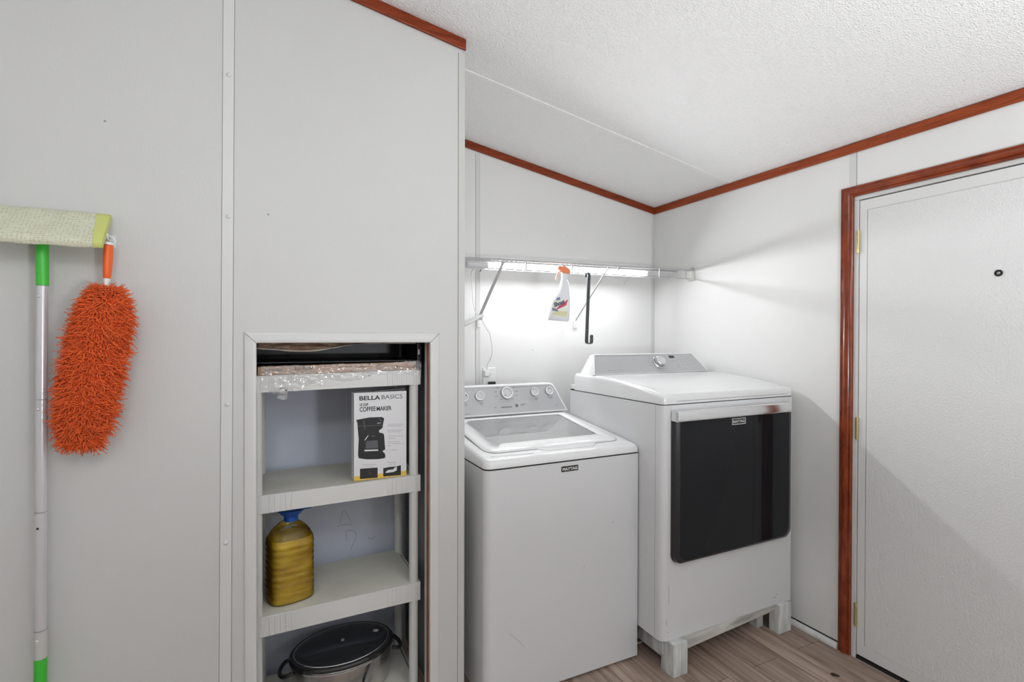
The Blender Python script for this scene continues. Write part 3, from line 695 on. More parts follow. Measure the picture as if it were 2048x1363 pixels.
# the dryer is a wide model (0.81 m) standing on its wooden stand, close to the right wall
DSZ = 1.043
dr.scale = (DSZ,)*3
for ch in [o_ for o_ in bpy.data.objects if o_.parent is dr]: ch.matrix_parent_inverse = Matrix.Translation(-Vector(dr.location))
dr.location = (1.8955, 1.978, .138)

# dryer stand of whitewashed lumber
st = thing('dryer_stand', 'rough whitewashed wooden stand under the dryer', 'stand', (1.9, 1.95, 0))
def leg(x0, x1, y0, y1, z1, m_=CHALK):
    bm = bmesh.new(); box(bm, x0, x1, y0, y1, 0.0005, z1); return obj('leg', bm, m_, st, bevel=.002)
SZ = .1372
leg(1.520, 1.600, 1.592, 1.664, SZ); leg(2.195, 2.282, 1.612, 1.665, SZ)
leg(1.520, 1.600, 2.22, 2.30, SZ); leg(2.195, 2.28, 2.22, 2.30, SZ)
bm = bmesh.new(); box(bm, 1.509, 1.5198, 1.645, 1.695, .072, SZ); obj('side_block', bm, CHALK, st, bevel=.002)
bm = bmesh.new(); prism(bm, [(1.6005, 1.597, .100), (2.1945, 1.640, .100), (2.1945, 1.640, SZ), (1.6005, 1.597, SZ)], (0, .036, 0)); obj('front_rail', bm, CHALK_X, st, bevel=.0015)
bm = bmesh.new(); box(bm, 1.525, 1.56, 1.6645, 2.2195, .05, SZ); obj('side_rail', bm, CHALK, st, bevel=.0015)
bm = bmesh.new(); box(bm, 2.24, 2.275, 1.6655, 2.2195, .05, SZ); obj('side_rail', bm, CHALK, st, bevel=.0015)
bm = bmesh.new(); box(bm, 1.6005, 2.1945, 2.24, 2.275, .09, SZ); obj('rear_rail', bm, CHALK_X, st, bevel=.0015)
bm = bmesh.new(); box(bm, 2.150, 2.192, 1.695, 1.74, 0.0005, SZ); obj('inner_post', bm, CHALK, st, bevel=.0015)

# ================================================================== WIRE SHELF
ws = thing('wire_shelf', 'white wire closet shelf above the washer and dryer', 'shelf', (1.6, 2.47, 1.78))
SF, SB, SXL, SXR = 2.300, 2.640, .872, 2.322
def fz_(x, y=SF): return 1.7765 + (x-.878)*.0160 + (y-SF)/(SB-SF)*.026
bm = bmesh.new()
tube(bm, [(SXL, SF, fz_(SXL)), (SXR, SF, fz_(SXR))], .0044, 8)
tube(bm, [(SXL, SF-.002, fz_(SXL)-.0455), (SXR, SF-.002, fz_(SXR)-.0505)], .0030, 8)
obj('front_wires', bm, WIREM, ws, smooth=True)
bm = bmesh.new()
for y in (SB, SF+.115, SF+.23): tube(bm, [(SXL, y, fz_(SXL, y)-.004), (SXR, y, fz_(SXR, y)-.004)], .003, 8)
obj('long_wires', bm, WIREM, ws, smooth=True)
bm = bmesh.new(); n_ = 57
for i in range(n_):
    x = SXL+.004+(SXR-SXL-.008)*i/(n_-1); tube(bm, [(x, SF-.003, fz_(x)+.004), (x, SB, fz_(x, SB)-.0005)], .0014, 6)
dk = obj('cross_wires', bm, WIREM, ws, smooth=True); dk['kind'] = 'stuff'
for x in (SXL+.003, 1.205, 1.479, 1.78, 2.075, 2.275):
    bm = bmesh.new(); prism(bm, [(x-.0045, SF-.006, fz_(x)+.003), (x+.0045, SF-.006, fz_(x)+.003), (x+.003, SF-.006, fz_(x)-.050), (x-.003, SF-.006, fz_(x)-.050)], (0, .005, 0)); obj('drop_wire', bm, WIREM, ws, bevel=.001)
bm = bmesh.new(); box(bm, SXR-.003, XR-.0005, SF-.010, SF+.032, 1.741, 1.800)
eb = obj('end_bracket', bm, mat('bracket_cream', (.60, .60, .555), .5), ws, bevel=.002)
bm = bmesh.new(); tube(bm, [(XR-.004, SF+.002, 1.800), (XR-.004, SF-.006, 1.810), (XR-.006, SF+.004, 1.816), (XR-.010, SF+.010, 1.806)], .0035, 8); obj('end_hook', bm, WIREM, eb, smooth=True)
def brace(x, w_, xb):
    bm = bmesh.new(); a = Vector((x, SF, 1.772+(x-1.08)*.012)); b = Vector((xb, SB-.004, 1.498))
    d = Vector((w_/2, 0, 0)); prism(bm, [a-d, a+d, b+d, b-d], (0, .003, .004)); o_ = obj('support_brace', bm, WIREM, ws, bevel=.0008)
    bm = bmesh.new(); box(bm, xb-.009, xb+.009, SB-.004, YB-.0005, 1.455, 1.512); obj('wall_clip', bm, WHITEP, o_, bevel=.002)
    bm = bmesh.new(); lathe(bm, [(.0035, 0), (.0025, .0015), (.0004, .002)], front(xb, SB-.004, 1.468), n=12); obj('screw', bm, KNOBSIDE, o_, smooth=True)
brace(1.083, .016, 1.088); brace(1.716, .0075, 1.724)

# ================================================================== SHELF LIGHT
lt = thing('shelf_light', 'slim fluorescent light bar fixed under the wire shelf', 'light fixture', (1.6, 2.43, 1.76))
LA, LB = .937, 2.279
def lz(x): return 1.7665 + (x-.937)*.0150
bm = bmesh.new(); prism(bm, [(LA, 2.418, lz(LA)+.010), (LB, 2.418, lz(LB)+.010), (LB, 2.418, lz(LB)+.016), (LA, 2.418, lz(LA)+.016)], (0, .05, 0)); hs = obj('housing', bm, WHITEP, lt, bevel=.001)
bm = bmesh.new(); prism(bm, [(LA, 2.4665, lz(LA)-.018), (LB, 2.4665, lz(LB)-.018), (LB, 2.4665, lz(LB)+.0158), (LA, 2.4665, lz(LA)+.0158)], (0, .003, 0)); obj('light_block_plate', bm, WHITEP, lt)  # unseen plate added to keep the tube's light off the wall
for a, b in ((LA, 1.0546), (2.092, LB)):
    bm = bmesh.new(); prism(bm, [(a, 2.420, lz(a)-.016), (b, 2.420, lz(b)-.016), (b, 2.420, lz(b)+.010), (a, 2.420, lz(a)+.010)], (0, .046, 0)); obj('end_cap', bm, mat('cap_grey', (.52, .52, .53), .4), lt, bevel=.003)
for xa_, xb_, frontal in ((1.0548, 1.5724, TUBE_FRONT), (1.5726, 2.0918, TUBE_FRONT*.18)):
    bm = bmesh.new(); prism(bm, [(xa_, 2.432, lz(xa_)-.012), (xb_, 2.432, lz(xb_)-.012), (xb_, 2.432, lz(xb_)+.007), (xa_, 2.432, lz(xa_)+.007)], (0, .022, 0))
    bmesh.ops.recalc_face_normals(bm, faces=bm.faces)
    for f in bm.faces: f.material_index = 1 if f.normal.y < -.5 else 0      # each strip throws most of its light forward
    obj('light_tube', bm, [mat('tube_glow', (.9, .9, .9), .4, emit=((.97, .985, 1), TUBE_STRENGTH)), mat('tube_front_glow', (.9, .9, .9), .4, emit=((.97, .985, 1), frontal))], lt)
# hanging cord with a tied bundle and its plug
bm = bmesh.new()
tube(bm, smooth_path([(1.010, 2.52, 1.757), (1.020, 2.58, 1.742), (1.030, 2.60, 1.700), (1.036, 2.60, 1.640), (1.039, 2.60, 1.598), (1.046, 2.602, 1.560), (1.060, 2.60, 1.528), (1.086, 2.60, 1.512)]), .0023, 6)
tube(bm, smooth_path([(1.086, 2.60, 1.500), (1.116, 2.60, 1.450), (1.140, 2.60, 1.415), (1.146, 2.60, 1.381), (1.154, 2.602, 1.345), (1.153, 2.605, 1.300), (1.142, 2.61, 1.266), (1.130, 2.615, 1.245), (1.129, 2.615, 1.215)]), .0023, 6)
pc = obj('power_cord', bm, CORDM, lt, smooth=True)
bm = bmesh.new(); random.seed(4)
for i in range(6):
    a, b = random.uniform(-.008, .008), random.uniform(-.010, .008)
    tube(bm, smooth_path([(1.096, 2.585+b*.4, 1.520+a), (1.066, 2.58+b, 1.508+a), (1.030, 2.578+b, 1.490+a*1.4), (.985, 2.575+b, 1.470+a*1.8), (.930, 2.57, 1.440+a*1.8), (.915, 2.57, 1.430-a)]), .0026, 6)
for i in range(3): tube(bm, [(1.080+.007*math.sin(j/10*2*PI)+i*.004, 2.583+.012*math.cos(j/10*2*PI), 1.508+.016*math.sin(j/10*2*PI)) for j in range(11)], .0022, 6)
obj('tied_bundle', bm, CORDM, pc, smooth=True)
bm = bmesh.new(); box(bm, 1.116, 1.142, 2.612, 2.6425, 1.180, 1.214); obj('plug', bm, WHITEP, pc, bevel=.004)
# outlet
ol = thing('wall_outlet', 'white duplex wall outlet behind the washer console', 'outlet', (1.156, YB-.004, 1.165))
bm = bmesh.new(); box(bm, 1.117, 1.196, YB-.0065, YB-.0003, 1.103, 1.227); obj('cover_plate', bm, mat('plate_white', (.80, .80, .79), .35), ol, bevel=.003)
for z in (1.190, 1.140):
    bm = bmesh.new(); prism(bm, [(x, YB-.0068, y) for x, y in rrect(1.140, 1.172, z-.014, z+.014, .012)], (0, -.0022, 0)); s_ = obj('socket', bm, WHITEP, ol)
    marks([(1.150, z+.003, .002, .008), (1.162, z+.003, .002, .007), (1.156, z-.007, .004, .004)], lambda u, v, d: front(u, YB-.0092, v), s_, DARK)
bm = bmesh.new(); box(bm, 1.146, 1.184, 2.618, YB-.0095, 1.124, 1.150); tube(bm, smooth_path([(1.165, 2.62, 1.13), (1.165, 2.60, 1.11), (1.16, 2.59, 1.0), (1.16, 2.59, .9)]), .004, 8)
tag(obj('power_plug', bm, BLACKP, bevel=.003), 'black plug in the lower outlet socket behind the washer', 'plug')
# two wire stubs
bm = bmesh.new(); tube(bm, smooth_path([(2.11, 2.60, 1.783), (2.085, 2.60, 1.765), (2.066, 2.60, 1.745), (2.060, 2.60, 1.728)]), .002, 6); tag(obj('wire_stub', bm, CORDM, smooth=True), 'short curved grey wire hanging at the right end of the light bar', 'wire')
bm = bmesh.new(); tube(bm, [(1.068, 2.55, 1.764), (1.060, 2.552, 1.748)], .0026, 6); tag(obj('wire_stub', bm, INKG, smooth=True), 'short dark wire stub at the left end of the light bar', 'wire')

# ================================================================== CLOSET SHELVING AND WHAT STANDS ON IT
su = thing('shelving_unit', 'grey-white moulded plastic shelving unit inside the closet opening', 'shelving', (.27, 2.09, 0))
UX0, UX1, UY0, UY1 = -.030, .554, 1.922, 2.262
def tilt(x): return .013*x
PX = [(-.009, UY0+.021), (.532, UY0+.021), (.004, UY1-.021), (.546, UY1-.021)]
SHZ = ((1.267, .057), (.863, .062), (.452, .069), (.046, .042))
for zt_, lip in SHZ:
    bm = bmesh.new()
    def bx(x0, x1, y0, y1, z0, z1, mi=0):
        n0 = len(bm.faces); prism(bm, [(x0, y0, z0+tilt(x0)), (x1, y0, z0+tilt(x1)), (x1, y0, z1+tilt(x1)), (x0, y0, z1+tilt(x0))], (0, y1-y0, 0))
        bm.faces.ensure_lookup_table()
        for f in list(bm.faces)[n0:]: f.material_index = mi
    bx(UX0+.012, UX1-.012, UY0+.006, UY1-.006, zt_-.006, zt_-.0005, 1)
    bx(UX0, UX1, UY0+.001, UY0+.006, zt_-lip, zt_); bx(UX0, UX1, UY1-.006, UY1, zt_-lip, zt_)
    bx(UX0, UX0+.006, UY0+.006, UY1-.006, zt_-lip, zt_); bx(UX1-.006, UX1, UY0+.006, UY1-.006, zt_-lip, zt_)
    for x in [UX0+.062+.0175*i for i in range(5)] + [UX1-.052-.0175*i for i in range(5)]:
        bx(x-.0045, x+.0045, UY0-.0008, UY0+.001, zt_-lip+.003, zt_-.004)
    for (px, py) in PX:      # corner sockets
        tube(bm, [(px, py, zt_-lip-.002+tilt(px)), (px, py, zt_-.012+tilt(px)), (px, py, zt_-.0008+tilt(px))], [.0215, .0212, .019], 20)
    obj('shelf', bm, [PLASTIC, PLASTIC_TOP], su, bevel=.0012)
for i, (px, py) in enumerate(PX):
    bm = bmesh.new(); zs = [(SHZ[0][0]-SHZ[0][1]-.002, SHZ[1][0]-.002), (SHZ[1][0]-SHZ[1][1]-.002, SHZ[2][0]-.002), (SHZ[2][0]-SHZ[2][1]-.002, SHZ[3][0]-.002)]
    tube(bm, [(px, py, .0006), (px, py, 1.25)], .0172, 20)
    obj('post', bm, PLASTIC, su, smooth=True)

# --- coffee maker carton
BXL, BXR, BYF, BYB, BZ0, BZ1 = .310, .5045, 1.945, 2.005, .8685, 1.193
cb = thing('coffee_maker_box', 'white coffee maker carton standing on the second plastic shelf', 'box', ((BXL+BXR)/2, 2.04, BZ0))
bm = bmesh.new(); box(bm, BXL, BXR, BYF, BYB, BZ0+.0008, BZ1)
CW = mat('carton_white', (.70, .70, .72), .45); YEL = mat('carton_yellow', (.72, .47, .08), .5)
carton = obj('carton', bm, CW, cb, bevel=.001)
def bp(px, py):
    u = (px-162)/598; v = (py-(215-25*u))/((1235-65*u)-(215-25*u)); return (BXL+(BXR-BXL)*u, BZ1-(BZ1-BZ0)*v)
def flat(pts, y, material, name, par, th=.0003):
    bm = bmesh.new(); prism(bm, [(x, y, z) for x, z in pts], (0, -th, 0)); return obj(name, bm, material, par)
ART = BYF-.0004
bm = bmesh.new()
prism(bm, [(BXL, ART+.0004, BZ0+.001), (BXR, ART+.0004, BZ0+.001), (BXR, ART+.0004, BZ0+.0185), (BXL, ART+.0004, BZ0+.0185)], (0, -.0003, 0)); obj('yellow_band', bm, YEL, carton)
def txt_at(name, s_, px, py, wpx, hpx, bold, m_, sh=0):
    x, z = bp(px, py); x2, _ = bp(px+wpx, py); sz = hpx/1005*(BZ1-BZ0)/.70
    return text_obj(name, s_, sz, front(x, ART, z), m_, carton, width=x2-x, bold=bold, depth=.0002, shear=sh)
txt_at('brand_lettering', 'BELLA', 221, 300, 232, 46, .0005, INK); txt_at('brand_lettering', 'BASICS', 470, 287, 242, 48, 0, INKG)
txt_at('title_lettering', '12 CUP', 224, 366, 96, 28, .0004, INK, .15); txt_at('title_lettering', 'COFFEE', 224, 430, 178, 50, .0004, INK); txt_at('title_lettering', 'MAKER', 414, 421, 170, 48, .0004, INK)
cmk = flat([bp(*p) for p in ((185,525),(330,497),(470,492),(500,508),(490,560),(480,620),(440,648),(444,672),(486,680),(499,700),(505,790),(512,868),(478,886),(508,915),(514,950),(505,968),(430,980),(300,980),(214,966),(206,930),(214,750),(203,620),(200,560))], ART, INK, 'coffee_maker_picture', carton)
GD = mat('picture_grey', (.09, .09, .10), .5); 
for pts, m_ in (([(276,870),(430,866),(432,882),(280,888)], CW), ([(200,592),(478,584),(478,590),(200,600)], GD), ([(296,770),(425,760),(430,850),(290,856)], GD),
                ([(310,710),(325,700),(300,740),(280,765),(278,755)], CW), ([(360,708),(395,706),(398,716),(362,720)], GD), ([(420,560),(462,556),(462,566),(420,570)], mat('picture_light', (.35, .35, .36), .5)), ([(436,505),(446,505),(470,540),(462,545)], GD), ([(262,530),(272,530),(288,630),(278,632)], GD)):
    flat([bp(*p) for p in pts], ART-.0003, m_, 'picture_detail', cmk, .0002)
lines = [(535+90, 577, 160), (535+88, 597, 176), (535+82, 645, 164), (535+78, 664, 150), (640, 712, 180), (590, 738, 95), (612, 778, 150), (628, 800, 182), (556, 826, 40), (588, 876, 100), (330, 1040, 140), (340, 1060, 80), (585, 1016, 110), (592, 1037, 80)]
it = []
random.seed(9)
for cx_, cy_, wd in lines:
    x_ = cx_-wd/2
    while x_ < cx_+wd/2-8:
        ww = random.uniform(10, 30); X_, Z_ = bp(x_+ww/2, cy_); it.append((X_, Z_, ww/598*(BXR-BXL), .0021)); x_ += ww+7
marks(it, lambda u, v, d: front(u, BYF-.0003, v), carton, mat('small_print', (.36, .36, .38), .6), d=0)
ph1 = flat([bp(*p) for p in ((228,1088),(425,1076),(425,1192),(228,1207))], ART-.0002, INK, 'product_photo', carton)
bm = bmesh.new(); c_ = bp(338, 1145)
tube(bm, [(c_[0]+(.0045-.0003*i)*math.cos(i*.7), ART-.0006, c_[1]+(.0045-.0003*i)*math.sin(i*.7)) for i in range(12)], .0005, 5); tube(bm, [(c_[0]-.006, ART-.0006, c_[1]+.008), (c_[0]-.001, ART-.0006, c_[1]+.012)], .0004, 5); obj('photo_detail', bm, mat('dull_red', (.35, .05, .05), .5), ph1)
ph2 = flat([bp(*p) for p in ((490,1085),(560,1070),(640,1066),(694,1050),(694,1165),(490,1180))], ART-.0002, INK, 'product_photo', carton)
flat([bp(*p) for p in ((515,1130),(545,1105),(600,1100),(625,1075),(648,1072),(645,1110),(610,1128),(520,1140))], ART-.0005, CW, 'photo_detail', ph2, .0002)
bm = bmesh.new(); prism(bm, [(BXL+.075, BYF+.004, BZ1+.002), (BXR-.002, BYF+.004, BZ1+.006), (BXR-.002, BYF+.05, BZ1+.007), (BXL+.075, BYF+.05, BZ1+.003)], (0, 0, .0015)); obj('lid_flap', bm, mat('flap_grey', (.30, .30, .31), .6), cb)

# --- jug of cooking oil
ob = thing('oil_bottle', 'large clear bottle of golden cooking oil with blue cap on the third plastic shelf', 'bottle', (.098, 2.035, .4545))
def sell(hx, hy, p, ang0, cx_, cy_, z, n=40):
    out = []
    for i in range(n):
        a = 2*PI*i/n; c, s2 = math.cos(a), math.sin(a); x = hx*math.copysign(abs(c)**(2/p), c); y = hy*math.copysign(abs(s2)**(2/p), s2)
        out.append((cx_+x*math.cos(ang0)-y*math.sin(ang0), cy_+x*math.sin(ang0)+y*math.cos(ang0), z))
    return out
def bottle_r(t_):      # radius factor over height 0..1 (base..neck)
    pts = [(0, .93), (.015, .985), (.04, 1), (.09, .985), (.115, 1), (.15, .985), (.18, 1.0), (.30, .985), (.62, .985), (.66, 1.0), (.69, .975), (.72, 1.0), (.80, .955), (.86, .86), (.91, .72), (.95, .55), (.98, .40), (1, .30)]
    for (a, ra), (b, rb) in zip(pts, pts[1:]):
        if a <= t_ <= b: return ra+(rb-ra)*(t_-a)/(b-a)
    return .30
bm = bmesh.new(); lp = []
for i in range(64):
    t_ = i/63; z = .4552+.277*t_; r_ = bottle_r(t_); rib = .012*math.sin(t_*80)*(1 if .18 < t_ < .62 else .3)
    lp.append(sell(.0785*(r_+rib), .070*(r_+rib), 3.2 if t_ < .8 else 2.4, R(12), .098, 2.035, z))
loft(bm, lp); body = obj('bottle', bm, glassy('clear_bottle', (.97, .95, .86), .0, .06, 1.4), ob, smooth=True, angle=60)
OIL = mat('cooking_oil', (.88, .56, .045), .08, trans=.35, spec=.6, coat=.5, bump=(26, .8, (.6, .6, 2.2)), var=(9, .30, (1, 1, 2.5)))
bm = bmesh.new(); lp = []
for i in range(48):
    t_ = .004+.80*i/47; z = .4552+.277*t_; r_ = bottle_r(t_)*.97; rib = .014*math.sin(t_*62+.6)*(1 if .18 < t_ < .66 else .4)
    lp.append(sell(.0785*(r_+rib), .070*(r_+rib), 3.2, R(12), .098, 2.035, z))
loft(bm, lp); obj('oil', bm, OIL, ob, smooth=True, angle=60)
BL = mat('blue_cap', (.01, .09, .42), .35)
bm = bmesh.new(); lathe(bm, [(.024, .7325), (.024, .748), (.028, .752), (.046, .770), (.047, .774), (.030, .776), (.001, .777)], T(.098+.004, 2.03, 0), n=28); cp = obj('cap', bm, BL, ob, smooth=True)
bm = bmesh.new(); prism(bm, [(.105, 2.015, .766), (.170, 2.005, .774), (.172, 2.04, .776), (.105, 2.05, .770)], (0, 0, .005)); obj('pull_tab', bm, BL, cp, bevel=.0015)

# --- oval slow cooker on the lowest shelf
sc_ = thing('slow_cooker', 'oval stainless slow cooker with dark glass lid on the lowest plastic shelf', 'slow cooker', (.288, 2.065, .049))
CX_, CY_ = .288, 2.072
CA_ = R(7)
def ov(hx, hy, z, n=56):
    hy += .012
    return [(CX_+hx*math.cos(2*PI*i/n)*math.cos(CA_)-hy*math.sin(2*PI*i/n)*math.sin(CA_), CY_+hx*math.cos(2*PI*i/n)*math.sin(CA_)+hy*math.sin(2*PI*i/n)*math.cos(CA_), z) for i in range(n)]
STEEL = mat('brushed_steel', (.55, .53, .51), .26, metal=.95, bump=(60, .08, (1, 1, .05)), var=(7, .22, (2.5, 2.5, .2)))
bm = bmesh.new(); loft(bm, [ov(.165, .110, .0505), ov(.178, .120, .062), ov(.184, .126, .09), ov(.186, .128, .182)]); obj('steel_body', bm, STEEL, sc_, smooth=True)
bm = bmesh.new(); loft(bm, [ov(.187, .129, .182), ov(.1905, .1325, .184), ov(.1905, .1325, .188), ov(.188, .130, .190)]); obj('steel_rim', bm, CHROME, sc_, smooth=True)
bm = bmesh.new(); loft(bm, [ov(.187, .129, .1895), ov(.194, .136, .196), ov(.195, .137, .204), ov(.189, .131, .2095), ov(.178, .120, .2095), ov(.176, .118, .205)]); obj('crock_rim', bm, mat('crock_black', (.012, .012, .012), .15, coat=.4), sc_, smooth=True)
bm = bmesh.new(); loft(bm, [ov(.176, .118, .2055), ov(.1775, .1195, .210), ov(.174, .116, .2125), ov(.150, .098, .2165), ov(.10, .064, .2205), ov(.04, .026, .2225), ov(.002, .002, .223)]); ld = obj('glass_lid', bm, mat('lid_dark_glass', (.022, .024, .028), .10, spec=.6), sc_, smooth=True)
bm = bmesh.new(); loft(bm, [ov(.1765, .1185, .2085), ov(.1782, .1202, .2100), ov(.1775, .1195, .2118), ov(.1745, .1165, .2118)], False, False); obj('lid_band', bm, CHROME, ld, smooth=True)
bm = bmesh.new(); lathe(bm, [(.006, .222), (.006, .226), (.003, .228), (.0005, .228)], T(CX_, CY_, 0), n=14); obj('lid_screw', bm, mat('dull_metal', (.5, .5, .5), .5, metal=.5), ld, smooth=True)
bm = bmesh.new(); lathe(bm, [(.011, .2140), (.011, .2190), (.007, .2215), (.0005, .222)], T(CX_+.13, CY_+.02, 0), n=14); obj('steam_vent', bm, mat('dull_metal2', (.42, .41, .40), .6), ld, smooth=True)
for sg in (1, -1):
    bm = bmesh.new(); hx = CX_+sg*.182
    tube(bm, smooth_path([(hx, CY_-.045, .172), (hx+sg*.022, CY_-.045, .166), (hx+sg*.038, CY_-.02, .158), (hx+sg*.040, CY_+.02, .156), (hx+sg*.022, CY_+.045, .166), (hx, CY_+.045, .172)]), .0075, 10)
    obj('side_handle', bm, BLACKP, sc_, smooth=True)
bm = bmesh.new(); prism(bm, [(CX_-.002, CY_-.1285, .06), (CX_+.004, CY_-.1285, .06), (CX_+.004, CY_-.1285, .18), (CX_-.002, CY_-.1285, .18)], (0, -.0015, 0)); obj('seam_strip', bm, CHROME, sc_)
bm = bmesh.new(); tube(bm, smooth_path([(CX_+.085, CY_-.118, .186), (CX_+.072, CY_-.130, .165), (CX_+.058, CY_-.133, .13), (CX_+.052, CY_-.134, .09), (CX_+.05, CY_-.134, .056)]), .0026, 8); obj('cord', bm, BLACKP, sc_, smooth=True)

# --- flat cardboard carton wrapped in plastic on the top shelf
KRAFT = mat('kraft_cardboard', (.44, .28, .19), .8, var=(6, .18, (1, 1, 4)))
kb_ = thing('cardboard_box', 'flat brown cardboard box in torn clear plastic wrap on the top shelf', 'box', (.27, 2.06, 1.268))
bm = bmesh.new(); prism(bm, [(-.006, 1.932, 1.2672), (.538, 1.932, 1.2745), (.538, 1.932, 1.3040), (-.006, 1.932, 1.2960)], (0, .29, 0)); kbx = obj('carton', bm, KRAFT, kb_, bevel=.0015)
t_ = text_obj('lettering', 'EZ Flow', .0165, Matrix.Translation((.110, 1.9316, 1.2835)) @ Matrix.Rotation(-R(.8), 4, 'Y') @ front(0, 0, 0), INK, kbx, width=.058, bold=.0003)
marks([(.262+.012*i+.006*(i % 3), 1.2905+.0015*(i//3), .007, .0035) for i in range(7)] + [(.150, 1.277, .024, .0025), (.125, 1.277, .02, .002), (.03, 1.286, .03, .004), (.06, 1.284, .02, .005), (.02, 1.278, .03, .003), (.27, 1.281, .02, .0022), (.31, 1.281, .012, .002), (.395, 1.293, .010, .008)], lambda u, v, d: front(u, 1.9316, v), kbx, INKG, d=0)
PLW = glassy('clear_plastic_wrap', (.95, .95, .95), .16, .10, 1.7)
def crinkle(name, x0, x1, ztop, zbot, y0, nx=60, nz=22, amp=.006, seed=0):
    bm = bmesh.new(); V = []
    for j in range(nz+1):
        row = []
        for i in range(nx+1):
            u = i/nx; v = j/nz; x = x0+(x1-x0)*u; zt_ = ztop(u); zb_ = zbot(u); z = zt_+(zb_-zt_)*v
            q = Vector((x*34, z*46, seed)); d = noise.noise(q)+.6*noise.noise(q*2.3)
            row.append(bm.verts.new((x+.004*noise.noise(q*1.3), y0-abs(d)*amp-.001, z+.004*noise.noise(q*1.7+Vector((5,0,0))))))
        V.append(row)
    for j in range(nz):
        for i in range(nx): bm.faces.new([V[j][i], V[j][i+1], V[j+1][i+1], V[j+1][i]])
    return obj(name, bm, PLW, kb_, smooth=True, angle=25)
crinkle('plastic_wrap', .005, .20, lambda u: 1.300, lambda u: 1.222-.03*max(0, 1-abs(u-.2)/.2)+.012*math.sin(u*9), 1.920, seed=1)
crinkle('plastic_wrap', .20, .555, lambda u: 1.301+.02*max(0, u-.6), lambda u: 1.252-.012*math.sin(u*7), 1.921, seed=2)
crinkle('plastic_wrap', .055, .085, lambda u: 1.225, lambda u: 1.182+.01*abs(u-.5), 1.921, 14, 10, .008, seed=3)

# --- black metal tray behind the carton
bt = thing('black_tray', 'black metal tray standing on the top shelf behind the flat cardboard box', 'tray', (.28, 2.1, 1.30))
bm = bmesh.new(); prism(bm, [(-.08, 2.235, 1.2690), (.548, 2.235, 1.2760), (.548, 2.235, 1.50), (-.08, 2.235, 1.50)], (0, .006, 0)); obj('back_plate', bm, BLACKM, bt, bevel=.001)
bm = bmesh.new(); box(bm, -.08, .548, 1.96, 2.2345, 1.3060, 1.3100); obj('tray_floor', bm, BLACKM, bt, bevel=.001)
bm = bmesh.new(); prism(bm, [(.557, 1.938, 1.215), (.557, 2.234, 1.28), (.557, 2.234, 1.50), (.557, 1.938, 1.50)], (.004, 0, 0)); 
fl = obj('side_flange', bm, BLACKM, bt, bevel=.001)
bm = bmesh.new(); prism(bm, [(.545, 1.9378, 1.215), (.5565, 1.9378, 1.205), (.5565, 1.9378, 1.50), (.545, 1.9378, 1.50)], (0, .002, 0)); obj('front_lip', bm, BLACKM, bt)
bm = bmesh.new(); prism(bm, [(x, 1.9376, z) for x, z in rrect(.5470, .5545, 1.331, 1.352, .0036, 5)], (0, -.0006, 0)); obj('slot_light_insert', bm, mat('slot_light', (.62, .62, .63), .4), bt)  # pale insert paints the light showing through the slot
# --- crumpled kraft paper stuck along the top of the opening
bm = bmesh.new(); V = []
for j in range(9):
    row = []
    for i in range(61):
        u = i/60; v = j/8; x = -.008+.550*u
        zb = 1.359-.013*math.exp(-((u-.27)/.20)**2)+.016*(1/(1+math.exp(-(u-.5)*16)))
        zb = min(zb, 1.3745); z = 1.3775+(zb-1.3775)*v; q = Vector((x*30, v*3, 4))
        row.append(bm.verts.new((x, 1.955-.012*v-.008*noise.noise(q)-.004*noise.noise(q*2.7), z)))
    V.append(row)
for j in range(8):
    for i in range(60):
        f = bm.faces.new([V[j][i], V[j][i+1], V[j+1][i+1], V[j+1][i]]); f.material_index = 1 if j == 7 else 0
cp_ = obj('crumpled_paper', bm, [mat('crumpled_kraft', (.28, .18, .13), .85, var=(16, .6, (1, 1, 6))), mat('torn_edge', (.66, .62, .56), .8)], smooth=True, angle=30)
m_ = cp_.modifiers.new('th', 'SOLIDIFY'); m_.thickness = .0012
tag(cp_, 'crumpled brown kraft paper strip along the top of the closet opening', 'paper')

# ================================================================== MOP
mp_ = thing('flat_mop', 'flat mop hanging head up on the left wall with green and silver pole', 'mop', (-.53, 1.80, .02))
PADM = mat('cream_microfibre', (.70, .70, .54), .9)
nt = PADM.node_tree; b_ = nt.nodes['Principled BSDF']
tc = nt.nodes.new('ShaderNodeTexCoord'); mpn = nt.nodes.new('ShaderNodeMapping'); mpn.inputs['Scale'].default_value = (115, 170, 170); nt.links.new(tc.outputs['Object'], mpn.inputs[0])
vo = nt.nodes.new('ShaderNodeTexVoronoi'); vo.inputs['Scale'].default_value = 1; vo.inputs['Randomness'].default_value = .35; nt.links.new(mpn.outputs[0], vo.inputs['Vector'])
rp = nt.nodes.new('ShaderNodeValToRGB'); rp.color_ramp.elements[0].position = .12; rp.color_ramp.elements[0].color = (.42, .42, .27, 1); rp.color_ramp.elements[1].position = .38; rp.color_ramp.elements[1].color = (.66, .67, .52, 1)
nt.links.new(vo.outputs['Distance'], rp.inputs[0]); nt.links.new(rp.outputs[0], b_.inputs['Base Color'])
bpn = nt.nodes.new('ShaderNodeBump'); bpn.inputs['Strength'].default_value = .7; bpn.inputs['Distance'].default_value = .003; nt.links.new(vo.outputs['Distance'], bpn.inputs['Height']); nt.links.new(bpn.outputs[0], b_.inputs['Normal'])
LIME = mat('lime_binding', (.60, .64, .20), .75, bump=(160, .5))
TOPP, BOTP = Vector((0, 1.832, 1.744)), Vector((0, 1.732, 1.643))
